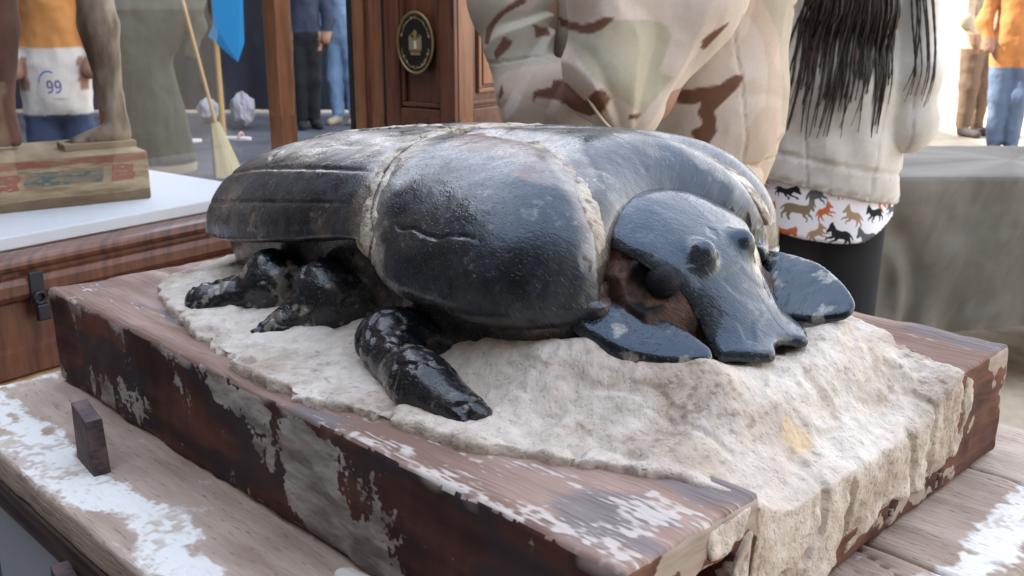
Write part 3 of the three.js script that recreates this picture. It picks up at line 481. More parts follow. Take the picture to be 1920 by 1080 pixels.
// ---------------------------------------------------------------- varnished wood, glass
const grainTex = (a, b, seed) => colorTex(512, 512, (x, y) => { const g = wrapFbm(x, y * 0.125, 32, 4, seed), f = wrapFbm(x, y * 0.0625, 128, 2, seed + 3), c = wrapFbm(x, y, 4, 4, seed + 5); return mix3(a, b, clamp(0.5 + g * 0.8 + f * 0.35 + c * 0.5)); });
const redWood = phys({ map: grainTex([0.075, 0.022, 0.011], [0.2, 0.07, 0.032], 71), roughness: 0.42, clearcoat: 0.35, clearcoatRoughness: 0.25 });
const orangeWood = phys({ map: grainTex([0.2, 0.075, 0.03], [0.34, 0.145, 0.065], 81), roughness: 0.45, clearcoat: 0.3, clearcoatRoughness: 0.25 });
const tanWood = std({ map: grainTex([0.32, 0.17, 0.07], [0.46, 0.27, 0.13], 91), roughness: 0.55 });
const darkGasket = std({ color: new THREE.Color(0.012, 0.012, 0.013), roughness: 0.5 });
const glassMat = phys({ color: 0xffffff, transmission: 1, thickness: 0, roughness: 0.02, ior: 1.28 });
const ironMat = std({ color: new THREE.Color(0.05, 0.05, 0.055), roughness: 0.5, metalness: 0.7 });
function molding(len, prof) {                          // profile [[out, up], ...] swept along x, out is +z
  const s = new THREE.Shape(); prof.forEach(([a, b], i) => i ? s.lineTo(a, b) : s.moveTo(a, b));
  const g = new THREE.ExtrudeGeometry(s, { depth: len, bevelEnabled: false }); g.rotateY(-Math.PI / 2); g.translate(len / 2, 0, 0); return g;   // extrude runs along -x after the turn
}
const metricUV = (g, k = 2) => { const p = g.attributes.position, t = g.attributes.uv; for (let i = 0; i < p.count; i++) t.setXY(i, (p.getX(i) + p.getZ(i)) * k, p.getY(i) * k); return g; };
const W_ = (g) => metricUV(g);

// ---------------------------------------------------------------- glass showcase on the left
{
  const L = 1.5, D = 0.8;
  const c = thing('glass_showcase', 'glazed wooden showcase with a white floor and an iron hasp, holding the wooden statue', 'showcase', [-0.71, 0, -2.2], 0.923);
  const white = std({ color: new THREE.Color(0.74, 0.78, 0.79), roughness: 0.7 });
  part('display_floor', box(L - 0.02, 0.03, D - 0.04, -L / 2, 0.785, -D / 2 + 0.005, 0.004), white, c);
  const half = (r, n = 6) => Array.from({ length: n + 1 }, (_, i) => { const a = -Math.PI / 2 + Math.PI * i / n; return [r * Math.cos(a), r * Math.sin(a)]; });
  const band = [[-0.03, 0.505], [0.055, 0.505], [0.06, 0.51], [0.06, 0.565], [0.048, 0.572], [0.048, 0.668], [0.054, 0.672], ...half(0.0, 1).slice(0, 0), [0.066, 0.678], [0.072, 0.69], [0.072, 0.712], [0.066, 0.724], [0.052, 0.728], [0.052, 0.736], ...half(0.016).map(([a, b]) => [0.052 + a, 0.752 + b]), [0.04, 0.769], [-0.03, 0.769]];
  const front = molding(L + 0.05, band); front.translate(-L / 2 + 0.025, 0, 0); part('front_molding', W_(front), redWood, c);
  const side = molding(D, band); side.rotateY(Math.PI / 2); side.translate(0.0, 0, -D / 2 - 0.055); part('side_molding', W_(side), redWood, c);
  part('bottom_rail', W_(box(L + 0.12, 0.055, D + 0.12, -L / 2 + 0.03, 0.4755, -D / 2 + 0.01, 0.004)), tanWood, c);
  for (const [x, z] of [[0.0, 0.0], [-L, 0], [0, -D + 0.04], [-L, -D + 0.04]]) part('leg', W_(box(0.08, 0.447, 0.08, x, 0.2235, z, 0.006)), tanWood, c);
  for (const [x, z] of [[0.018, 0.018], [-L, 0.018], [0.018, -D], [-L, -D]]) {
    const p = part('corner_post', W_(box(0.05, 1.23, 0.05, x, 1.385, z, 0.004)), orangeWood, c);
    part('bead', W_(box(0.016, 1.23, 0.03, x + 0.0335, 1.385, z - 0.004, 0.003)), redWood, p);
  }
  part('top_frame', W_(box(L + 0.1, 0.07, D + 0.1, -L / 2 + 0.01, 2.035, -D / 2 + 0.01, 0.005)), redWood, c);
  part('front_pane', box(L - 0.05, 1.225, 0.005, -L / 2 + 0.009, 1.385, 0.02), glassMat, c);
  part('side_pane', box(0.005, 1.225, D - 0.05, 0.02, 1.385, -D / 2 + 0.009), glassMat, c);
  part('rear_pane', box(L - 0.05, 1.225, 0.005, -L / 2 + 0.009, 1.385, -D), glassMat, c);
  const h = new THREE.Group(); h.name = 'hasp'; c.add(h); h.position.set(-0.735, 0.7, 0.074);
  part('hasp_plate', box(0.032, 0.07, 0.006, 0, 0.0, 0, 0.0025), ironMat, h); part('staple', new THREE.TorusGeometry(0.012, 0.004, 8, 16), ironMat, h).position.set(0, -0.022, 0.008);
  part('padlock', box(0.03, 0.036, 0.014, 0.004, -0.055, 0.006, 0.004), ironMat, h);
}
function netGeo(f, lo, hi, c, base, { color, disp, uv } = {}) {   // mesh of f(x, y, z) in metres about the base point
  const m = surfaceNets((a, b, h) => f(a, h, -b), [lo[0], -hi[2], lo[1]], [hi[0], -lo[2], hi[1]], c);
  return blockGeo(m, { cu: base[0], cv: -base[2], ch: base[1], color: color && ((a, b, h) => color(a, h, -b)), disp: disp && ((a, b, h, n0, n1, n2) => disp(a, h, -b, n0, n2, -n1)), uv: uv && ((a, b, h) => uv(a, h, -b)) });
}
const blend = (cones, k) => (x, y, z) => { let d = 1e9; for (const [a, b] of cones) { const e = cone3(x, y, z, a, b); d = d > 1e8 ? e : smin(d, e, k); } return d; };
const vc = (rough, extra = {}) => std({ vertexColors: true, roughness: rough, ...extra });
// ---------------------------------------------------------------- striding wooden statue in the showcase
{
  const base = [-1.337, 0.8, -2.045], turn = 0.608;
  const st = thing('wooden_statue', 'striding ancient wooden figure on a painted plinth inside the glass showcase', 'statue', base, turn);
  const paint = colorTex(512, 128, (x, y) => {
    const n = wrapFbm(x, y, 8, 5, 7), f = wrapFbm(x, y, 40, 3, 8); let c = mix3([0.2, 0.14, 0.075], [0.42, 0.33, 0.2], clamp(0.5 + n + f * 0.4));
    const wob = 0.02 * n; const inb = (a, b, q, r) => x + wob > a && x + wob < b && y + wob * 2 > q && y + wob * 2 < r && f > -0.28;
    if (y > 0.84 + wob * 3) c = mix3(c, [0.24, 0.06, 0.045], 0.8 * clamp(1 + f * 2));
    if (y < 0.2 + wob * 4) c = mix3(c, [0.13, 0.08, 0.05], 0.8);
    if (inb(0.36, 0.53, 0.42, 0.72) || inb(0.86, 0.94, 0.45, 0.76) || inb(0.02, 0.12, 0.42, 0.72)) c = mix3(c, [0.23, 0.045, 0.04], 0.9);
    if (inb(0.55, 0.83, 0.46, 0.74)) c = mix3(c, [0.1, 0.13, 0.12], clamp(0.55 + n * 2));
    return c;
  });
  const pg = box(0.66, 0.125, 0.34, -0.045, 0.0625, 0.0, 0.007); { const p = pg.attributes.position, t = pg.attributes.uv, nn = pg.attributes.normal; for (let i = 0; i < p.count; i++) { p.setY(i, p.getY(i) + 0.002 * noise(p.getX(i) * 20, p.getZ(i) * 20)); t.setXY(i, (p.getX(i) + 0.375) / 0.66, Math.abs(nn.getY(i)) > 0.7 ? 0.3 + p.getZ(i) * 0.3 : p.getY(i) / 0.125); } }
  part('plinth', pg, std({ map: paint, roughness: 0.9 }), st);
  const wood = (x, y, z) => { const n = fbm(x * 14, y * 5, z * 14, 5), f = fbm(x * 60, y * 20, z * 60, 3); return mix3(mix3([0.1, 0.065, 0.042], [0.4, 0.33, 0.25], clamp(0.62 + n * 1.3 + f * 0.5)), [0.05, 0.035, 0.03], ss(0.22, 0.4, n - f * 0.5)); };
  const red = (x, y, z) => { const n = fbm(x * 12, y * 6, z * 12, 5); return mix3([0.06, 0.03, 0.022], [0.24, 0.11, 0.075], clamp(0.45 + n)); };
  const T = 0.125;
  const leg = (x, z, kx) => blend([[[x - 0.095, T + 0.018, z + 0.004, 0.019], [x - 0.005, T + 0.034, z, 0.03]], [[x + 0.012, T + 0.028, z, 0.027], [x, T + 0.12, z - 0.005, 0.03]], [[x, T + 0.12, z - 0.005, 0.03], [x + kx * 0.6, T + 0.31, z - 0.01, 0.049]], [[x + kx * 0.6, T + 0.31, z - 0.01, 0.049], [x + kx, T + 0.46, z - 0.005, 0.043]], [[x + kx, T + 0.46, z - 0.005, 0.043], [x + kx * 1.4, T + 0.8, z, 0.072]], ...[-0.02, -0.008, 0.004, 0.015].map((q, n) => [[x - 0.1, T + 0.014, z + q, 0.009], [x - 0.122 + 0.006 * n, T + 0.012, z + q, 0.008]])], 0.014);
  const rf = leg(0.245, 0.03, -0.02), lf = leg(-0.005, -0.06, 0.03);
  part('front_leg', netGeo(rf, [0.09, T + 0.002, -0.08], [0.36, T + 0.9, 0.14], 0.006, [0, 0, 0], { color: wood, disp: (x, y, z) => 0.004 * fbm(x * 20, y * 12, z * 20, 3) }), vc(0.85), st);
  part('rear_leg', netGeo(lf, [-0.16, T + 0.002, -0.18], [0.16, T + 0.9, 0.05], 0.006, [0, 0, 0], { color: red, disp: (x, y, z) => 0.004 * fbm(x * 20, y * 12, z * 20, 3) }), vc(0.85), st);
  part('foot_slab', W_(box(0.18, 0.018, 0.09, 0.195, T + 0.0075, 0.03, 0.003)), vc(0.9, { vertexColors: false, color: new THREE.Color(0.3, 0.23, 0.15) }), st);
  part('back_pillar', W_(box(0.06, 1.05, 0.06, -0.09, T + 0.525, 0.06, 0.004)), std({ map: grainTex([0.035, 0.018, 0.015], [0.12, 0.065, 0.05], 33), roughness: 0.85 }), st);
  const torso = blend([[[0.08, T + 0.7, -0.02, 0.15], [0.08, T + 0.92, -0.02, 0.12]], [[0.08, T + 0.92, -0.02, 0.12], [0.08, T + 1.0, -0.02, 0.13]]], 0.05);
  part('kilt', netGeo((x, y, z) => Math.max(torso(x, y, z), T + 0.6 - y), [-0.2, T + 0.55, -0.25], [0.32, T + 1.06, 0.22], 0.012, [0, 0, 0], { color: wood }), vc(0.85), st);
}
// ---------------------------------------------------------------- panelled cabinet with the oval emblem
{
  const c = thing('panelled_cabinet', 'red-brown panelled wooden cabinet with a black and gold oval emblem', 'cabinet', [-0.215, 0, -2.1], -0.615);
  const rails = [];
  const bx = (w, h, d, x, y, z, m, n, p = c, r = 0.003) => part(n, W_(box(w, h, d, x, y, z, r)), m, p);
  bx(0.225, 1.7, 0.7, -0.1255, 0.85, -0.3655, redWood, 'carcass');
  // front with the emblem: stiles, rails and a recessed panel
  bx(0.05, 1.7, 0.0145, -0.2115, 0.85, -0.0058, redWood, 'stile'); bx(0.05, 1.7, 0.0145, -0.025, 0.85, -0.0058, redWood, 'stile');
  bx(0.135, 0.07, 0.013, -0.1185, 0.985, -0.0062, redWood, 'rail'); bx(0.135, 0.08, 0.013, -0.1185, 1.66, -0.0062, redWood, 'rail');
  const mold = (w, h, cx, cy, cz, along, mat) => { for (const [a, b, x, y] of [[w, 0.012, 0, -h / 2], [w, 0.012, 0, h / 2], [0.012, h - 0.013, -w / 2 + 0.006, 0], [0.012, h - 0.013, w / 2 - 0.006, 0]]) along === 'x' ? bx(a, b, 0.012, cx + x, cy + y, cz, mat, 'panel_bead') : bx(0.012, b, a, cx, cy + y, cz + x, mat, 'panel_bead'); };
  mold(0.132, 0.58, -0.1185, 1.32, -0.0085, 'x', redWood);
  // lit side with a raised panel; its light is painted in as lighter wood
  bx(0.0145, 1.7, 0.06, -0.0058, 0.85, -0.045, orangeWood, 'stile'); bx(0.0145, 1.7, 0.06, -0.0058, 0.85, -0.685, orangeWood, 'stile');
  bx(0.013, 0.09, 0.578, -0.0062, 0.975, -0.365, redWood, 'rail'); bx(0.013, 0.09, 0.578, -0.0062, 1.655, -0.365, redWood, 'rail');
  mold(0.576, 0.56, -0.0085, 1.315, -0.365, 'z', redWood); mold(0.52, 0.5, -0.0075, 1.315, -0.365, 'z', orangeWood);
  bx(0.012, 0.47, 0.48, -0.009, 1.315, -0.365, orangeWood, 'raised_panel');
  bx(0.27, 0.06, 0.74, -0.115, 0.88, -0.355, redWood, 'plinth_molding', c, 0.012);
  // black edged door post beside it
  bx(0.012, 1.75, 0.05, -0.2445, 0.875, -0.028, darkGasket, 'gasket'); 
  bx(0.045, 1.75, 0.05, -0.2735, 0.875, -0.03, orangeWood, 'door_post'); bx(0.022, 1.75, 0.05, -0.3075, 0.875, -0.036, redWood, 'door_post'); bx(0.04, 1.75, 0.05, -0.3389, 0.875, -0.03, orangeWood, 'door_post');
  bx(0.02, 1.75, 0.05, -0.3693, 0.875, -0.03, darkGasket, 'gasket');
  // emblem: gold eagle and lettering on a black oval
  const cv = document.createElement('canvas'); cv.width = 384; cv.height = 480; const x = cv.getContext('2d');
  x.fillStyle = '#0b0d10'; x.fillRect(0, 0, 384, 480);
  const gold = '#9c8448', pale = '#c9b98a'; x.strokeStyle = gold; x.fillStyle = gold; x.lineWidth = 5; x.lineCap = 'round';
  x.beginPath(); x.ellipse(192, 240, 178, 226, 0, 0, 7); x.stroke();
  const r = rng(5); x.lineWidth = 7;
  for (let a = 0; a < 6.28; a += 0.15) { if (Math.abs(Math.sin(a)) < 0.18) continue; const cx = 192 + 148 * Math.cos(a), cy = 240 + 194 * Math.sin(a), t = a + 1.57; x.save(); x.translate(cx, cy); x.rotate(Math.sin(a) > 0 ? t + 3.14 : t); x.strokeStyle = r() > 0.5 ? gold : pale; x.beginPath(); const w = 8 + r() * 6; x.moveTo(-w, 4 - r() * 10); x.quadraticCurveTo(0, 14 * (r() - 0.5) + 8, w, -6 + r() * 12); x.stroke(); if (r() > 0.45) { x.beginPath(); x.moveTo(w * (r() - 0.5), -14); x.lineTo(w * (r() - 0.5), 6); x.stroke(); } if (r() > 0.6) { x.beginPath(); x.arc(0, -15, 2.5, 0, 7); x.fill(); } x.restore(); }
  x.fillStyle = '#6b603f'; x.beginPath(); x.moveTo(122, 185); x.lineTo(150, 170); x.lineTo(170, 200); x.lineTo(214, 200); x.lineTo(234, 170); x.lineTo(262, 185); x.lineTo(262, 300); x.quadraticCurveTo(192, 350, 122, 300); x.fill();
  x.fillStyle = gold; x.beginPath(); x.ellipse(192, 165, 20, 26, 0, 0, 7); x.fill(); x.beginPath(); x.moveTo(172, 160); x.lineTo(150, 172); x.lineTo(174, 176); x.fill(); x.fillRect(176, 180, 32, 40);
  x.strokeStyle = pale; x.lineWidth = 4; for (let k = 0; k < 5; k++) { x.beginPath(); x.moveTo(132 + k * 9, 190 + k * 6); x.lineTo(132 + k * 9, 292); x.stroke(); x.beginPath(); x.moveTo(252 - k * 9, 190 + k * 6); x.lineTo(252 - k * 9, 292); x.stroke(); }
  x.fillStyle = '#d9d5c4'; x.fillRect(176, 222, 32, 66); x.fillStyle = gold; x.fillRect(140, 316, 104, 20);
  const t = new THREE.CanvasTexture(cv); t.colorSpace = THREE.SRGBColorSpace;
  const disc = new THREE.CylinderGeometry(1, 1, 0.008, 64); disc.rotateX(Math.PI / 2); disc.scale(0.06, 0.077, 1); { const p = disc.attributes.position, u = disc.attributes.uv; for (let i = 0; i < p.count; i++) u.setXY(i, 0.5 + p.getX(i) / 0.122, 0.5 + p.getY(i) / 0.156); }
  const e = part('emblem', disc, phys({ map: t, roughness: 0.35, clearcoat: 0.6, clearcoatRoughness: 0.1 }), c); e.position.set(-0.122, 1.19, 0.006);
  const ring = part('rim', new THREE.TorusGeometry(0.06, 0.0022, 8, 64).scale(1, 1.283, 1), std({ color: new THREE.Color(0.35, 0.28, 0.13), roughness: 0.4, metalness: 0.8 }), e); ring.position.z = 0.004;
}
// ---------------------------------------------------------------- people
const skinC = [0.3, 0.17, 0.11];
function headCones(x, y, z, fx, fz) {                  // head, neck, nose, ears for a head centred at x, y, z and facing fx, fz
  const f = blend([[[x - fx * 0.01, y + 0.03, z - fz * 0.01, 0.088], [x + fx * 0.025, y - 0.03, z + fz * 0.025, 0.07]], [[x + fx * 0.03, y - 0.07, z + fz * 0.03, 0.045], [x + fx * 0.04, y - 0.085, z + fz * 0.04, 0.035]], [[x - fx * 0.015, y - 0.08, z - fz * 0.015, 0.058], [x - fx * 0.02, y - 0.22, z - fz * 0.02, 0.064]]], 0.04);
  const nose = blend([[[x + fx * 0.098, y + 0.0, z + fz * 0.098, 0.008], [x + fx * 0.115, y - 0.035, z + fz * 0.115, 0.014]]], 0.01), ear = (s) => [x - fz * s * 0.088, y - 0.005, z + fx * s * 0.088];
  return (a, b, c) => { let d = smin(f(a, b, c), nose(a, b, c), 0.012); for (const s of [-1, 1]) { d = smin(d, ell(a, b, c, ear(s), [0.022, 0.032, 0.022]), 0.008); d = smax(d, -ell(a, b, c, [x + fx * 0.1 - fz * s * 0.032, y + 0.008, z + fz * 0.1 + fx * s * 0.032], [0.016, 0.011, 0.016]), 0.008); } return smax(d, -ell(a, b, c, [x + fx * 0.11, y - 0.058, z + fz * 0.11], [0.022, 0.005, 0.022]), 0.006); };
}
// soldier with folded arms behind the block
{
  const B = [0.27, 0, -1.5], g = thing('person', 'soldier in tan, khaki and brown camouflage standing with arms folded behind the scarab', 'person', B);
  const J = (x, y, z, r) => [x, y, z, r];
  const sh1 = J(0.37, 1.46, -1.4, 0.085), sh2 = J(-0.02, 1.5, -1.62, 0.085);
  const jacketF0 = blend([[J(0.3, 0.82, -1.52, 0.125), J(0.31, 1.1, -1.52, 0.152)], [J(0.31, 1.1, -1.52, 0.152), J(0.33, 1.36, -1.52, 0.15)], [J(0.22, 0.82, -1.56, 0.12), J(0.2, 1.3, -1.57, 0.14)], [J(0.37, 1.44, -1.5, 0.09), J(0.06, 1.46, -1.62, 0.09)], [J(0.09, 1.1, -1.56, 0.09), J(0.05, 1.42, -1.57, 0.1)]], 0.08);
  const near = blend([[J(0.345, 1.47, -1.38, 0.094), J(0.24, 1.29, -1.32, 0.084)], [J(0.24, 1.29, -1.32, 0.084), J(0.135, 1.113, -1.26, 0.046)], [J(0.135, 1.113, -1.26, 0.046), J(0.088, 1.17, -1.245, 0.06)], [J(0.088, 1.17, -1.245, 0.06), J(0.085, 1.32, -1.25, 0.062)], [J(0.15, 1.22, -1.28, 0.06), J(0.15, 1.34, -1.285, 0.075)]], 0.045);
  const far = blend([[J(-0.04, 1.5, -1.58, 0.09), J(-0.075, 1.3, -1.48, 0.072)], [J(-0.075, 1.3, -1.48, 0.072), J(-0.035, 1.125, -1.4, 0.058)], [J(-0.035, 1.125, -1.4, 0.058), J(0.04, 1.13, -1.36, 0.06)], [J(0.04, 1.13, -1.36, 0.06), J(0.13, 1.17, -1.34, 0.05)]], 0.035);
  const jacketF = (x, y, z) => { const d = smin(smin(jacketF0(x, y, z), near(x, y, z), 0.006), far(x, y, z), 0.006); return Math.max(d, 0.76 + 0.01 * Math.sin(x * 20) - y, y - 1.56); };
  const prints = [[[0.204, 1.124], [0.219, 1.140], [0.243, 1.136], [0.264, 1.139], [0.284, 1.143], [0.311, 1.146], [0.330, 1.160], [0.347, 1.164], [0.352, 1.159], [0.345, 1.145], [0.318, 1.116], [0.303, 1.100], [0.307, 1.080], [0.309, 1.062], [0.296, 1.038], [0.271, 1.046], [0.265, 1.062], [0.280, 1.069], [0.286, 1.078], [0.275, 1.095], [0.281, 1.118], [0.260, 1.111], [0.235, 1.116]],
    [[-0.030, 1.120], [-0.029, 1.138], [0.003, 1.147], [0.005, 1.159], [0.023, 1.159], [0.041, 1.143], [0.054, 1.131], [0.070, 1.152], [0.084, 1.152], [0.095, 1.138], [0.083, 1.116], [0.064, 1.107], [0.046, 1.113], [0.005, 1.127], [-0.024, 1.128]],
    [[0.020, 1.264], [0.047, 1.257], [0.063, 1.260], [0.082, 1.269], [0.095, 1.269], [0.096, 1.265], [0.076, 1.250], [0.057, 1.242], [0.025, 1.250]],
    [[0.255, 1.229], [0.271, 1.242], [0.300, 1.258], [0.262, 1.217], [0.255, 1.219]],
    [[-0.120, 1.219], [-0.116, 1.245], [-0.098, 1.269], [-0.073, 1.287], [-0.050, 1.301], [-0.044, 1.294], [-0.080, 1.276], [-0.100, 1.257], [-0.109, 1.238], [-0.114, 1.219]],
    [[-0.102, 1.203], [-0.084, 1.231], [-0.069, 1.222], [-0.076, 1.212], [-0.098, 1.192], [-0.102, 1.196]],
    [[-0.032, 1.253], [-0.005, 1.246], [0.002, 1.235], [-0.025, 1.232], [-0.026, 1.242]],
    [[-0.094, 1.121], [-0.089, 1.146], [-0.086, 1.131], [-0.092, 1.121]],
    [[0.129, 1.109], [0.149, 1.109], [0.144, 1.102], [0.129, 1.104]],
    [[0.463, 1.285], [0.482, 1.297], [0.469, 1.276]]];
  const green = [[0.097, 1.265], [0.137, 1.267], [0.173, 1.263], [0.193, 1.254], [0.200, 1.238], [0.188, 1.203], [0.181, 1.185], [0.186, 1.176], [0.206, 1.171], [0.153, 1.106], [0.065, 1.171], [0.018, 1.235], [0.025, 1.250], [0.057, 1.242]];
  const camo = (x, y, z) => {
    const n = fbm(x * 4 + 2, y * 5, z * 4, 2), w = 0.004 * fbm(x * 20, y * 20, z * 20, 2);
    let c = [0.56, 0.445, 0.34]; c = mix3(c, [0.45, 0.395, 0.295], ss(0.14, 0.15, n)); c = mix3(c, [0.6, 0.51, 0.43], ss(-0.06, -0.07, n));
    if (z > -1.34) c = mix3(c, [0.45, 0.41, 0.3], ss(0.002, -0.002, (polyIn(green, x, y) ? -1 : 1) * polyDist(green, x, y) + w));
    let d = 1;
    if (z > -1.56 && y > 0.95) { for (const p of prints) { if (Math.abs(x - p[0][0]) > 0.2 || Math.abs(y - p[0][1]) > 0.2) continue; d = Math.min(d, (polyIn(p, x, y) ? -1 : 1) * polyDist(p, x, y) - 0.0015); } } else d = Math.abs(fbm(x * 7, y * 7, z * 7, 2)) - 0.06;
    c = mix3(c, [0.16, 0.075, 0.042], ss(0.0015, -0.0015, d + w * 0.5));
    const t = 0.96 + 0.05 * noise(x * 300, y * 300, z * 300); return [c[0] * t, c[1] * t, c[2] * t];
  };
  const stitch = (x, y, z) => z > -1.56 ? Math.max(...[[[0.33, 1.27], [0.37, 1.05], [0.36, 0.8]], [[0.3, 0.99], [0.46, 1.0]], [[-0.12, 1.18], [-0.03, 1.2], [0.0, 1.19]], [[0.3, 1.0], [0.305, 0.9]]].map((q) => ss(0.003, 0.001, polyDist(q, x, y)))) : 0;
  const crease = (t) => { const q = t - Math.floor(t); return q < 0.3 ? q / 0.3 : (1 - q) / 0.7; };   // sharp asymmetric fold
  const folds = (x, y, z) => {
    const e1 = Math.hypot(x - 0.135, y - 1.09, z + 1.26), a1 = Math.atan2(y - 1.02, x - 0.135), e2 = Math.hypot(x - 0.03, y - 1.17, z + 1.37), dn = near(x, y, z), df = far(x, y, z), w = noise(x * 9, y * 9, z * 9);
    let d = 0.004 * ridged(x * 6, y * 5, z * 6, 3) + 0.0018 * ridged(x * 19, y * 15, z * 19, 2) - 0.0025 * stitch(x, y, z);
    if (dn < 0.012) d += 0.009 * (crease(a1 * 2.6 + 0.5 * w) - 0.5) * ss(0.03, 0.09, e1) * ss(0.3, 0.12, e1);
    else if (df < 0.012) d += 0.011 * (crease(Math.atan2(y - 1.29, x - 0.09) * 2.4 + 0.6 * w) - 0.5) * ss(0.24, 0.12, e2);
    else d += 0.007 * (crease(y * 5.2 - x * 2.2 + 0.6 * w) - 0.5) * ss(-0.1, 0.4, noise(x * 4, y * 3, 5) + 0.2) + 0.005 * (crease(x * 8 + y * 2 + 0.4 * w) - 0.5) * ss(1.15, 0.95, y);
    return d;
  };
  part('jacket', netGeo(jacketF, [-0.25, 0.72, -1.82], [0.54, 1.6, -1.12], 0.0044, B, { color: camo, disp: folds, uv: (x, y, z) => [(x + z) * 1, y] }), vc(0.92), g);
  part('seam', new THREE.TubeGeometry(new THREE.CatmullRomCurve3([[0.04, 1.17, -1.206], [0.06, 1.135, -1.19], [0.095, 1.09, -1.2], [0.13, 1.068, -1.225]].map(([x, y, z]) => new THREE.Vector3(x - B[0], y, z - B[2]))), 24, 0.003, 6), std({ color: new THREE.Color(0.6, 0.52, 0.4), roughness: 0.9 }), g);
  const legsF = blend([[J(0.3, 0.95, -1.47, 0.13), J(0.31, 0.52, -1.46, 0.085)], [J(0.31, 0.52, -1.46, 0.085), J(0.32, 0.1, -1.48, 0.075)], [J(0.19, 0.95, -1.56, 0.13), J(0.18, 0.52, -1.58, 0.085)], [J(0.18, 0.52, -1.58, 0.085), J(0.2, 0.1, -1.6, 0.075)]], 0.04);
  part('trousers', netGeo((x, y, z) => Math.max(legsF(x, y, z), 0.08 - y, y - 1.0), [0.0, 0.05, -1.75], [0.5, 1.02, -1.3], 0.014, B, { color: camo }), vc(0.95), g);
  for (const [x, z] of [[0.32, -1.48], [0.2, -1.6]]) part('boot', netGeo((a, b, c) => Math.max(blend([[J(x, 0.05, z, 0.055), J(x - 0.16, 0.04, z + 0.05, 0.042)], [J(x, 0.05, z, 0.055), J(x, 0.16, z, 0.06)]], 0.04)(a, b, c), 0.001 - b), [x - 0.25, -0.01, z - 0.1], [x + 0.1, 0.24, z + 0.14], 0.012, B, { color: () => [0.2, 0.14, 0.09] }), vc(0.7), g);
  const hd = headCones(0.13, 1.73, -1.53, -0.93, 0.37);
  const body = blend([[J(0.15, 1.5, -1.54, 0.062), J(0.23, 1.1, -1.52, 0.11)], [sh1, J(0.168, 1.13, -1.28, 0.04)], [J(0.168, 1.13, -1.28, 0.04), J(0.1, 1.26, -1.26, 0.03)], [sh2, J(-0.045, 1.135, -1.41, 0.04)], [J(-0.045, 1.135, -1.41, 0.04), J(0.1, 1.16, -1.35, 0.03)], [J(0.24, 1.1, -1.5, 0.11), J(0.24, 0.9, -1.5, 0.1)]], 0.04);
  part('body', netGeo((x, y, z) => smin(hd(x, y, z), body(x, y, z), 0.03), [-0.12, 0.86, -1.74], [0.48, 1.87, -1.2], 0.0095, B, { color: () => skinC }), vc(0.6), g);
  const cap = blend([[J(0.135, 1.785, -1.532, 0.092), J(0.15, 1.8, -1.54, 0.095)]], 0.02); part('beret', netGeo((x, y, z) => Math.max(cap(x, y, z), 1.775 - y), [0, 1.75, -1.68], [0.3, 1.92, -1.4], 0.011, B, { color: () => [0.1, 0.02, 0.02] }), vc(0.95), g);
}
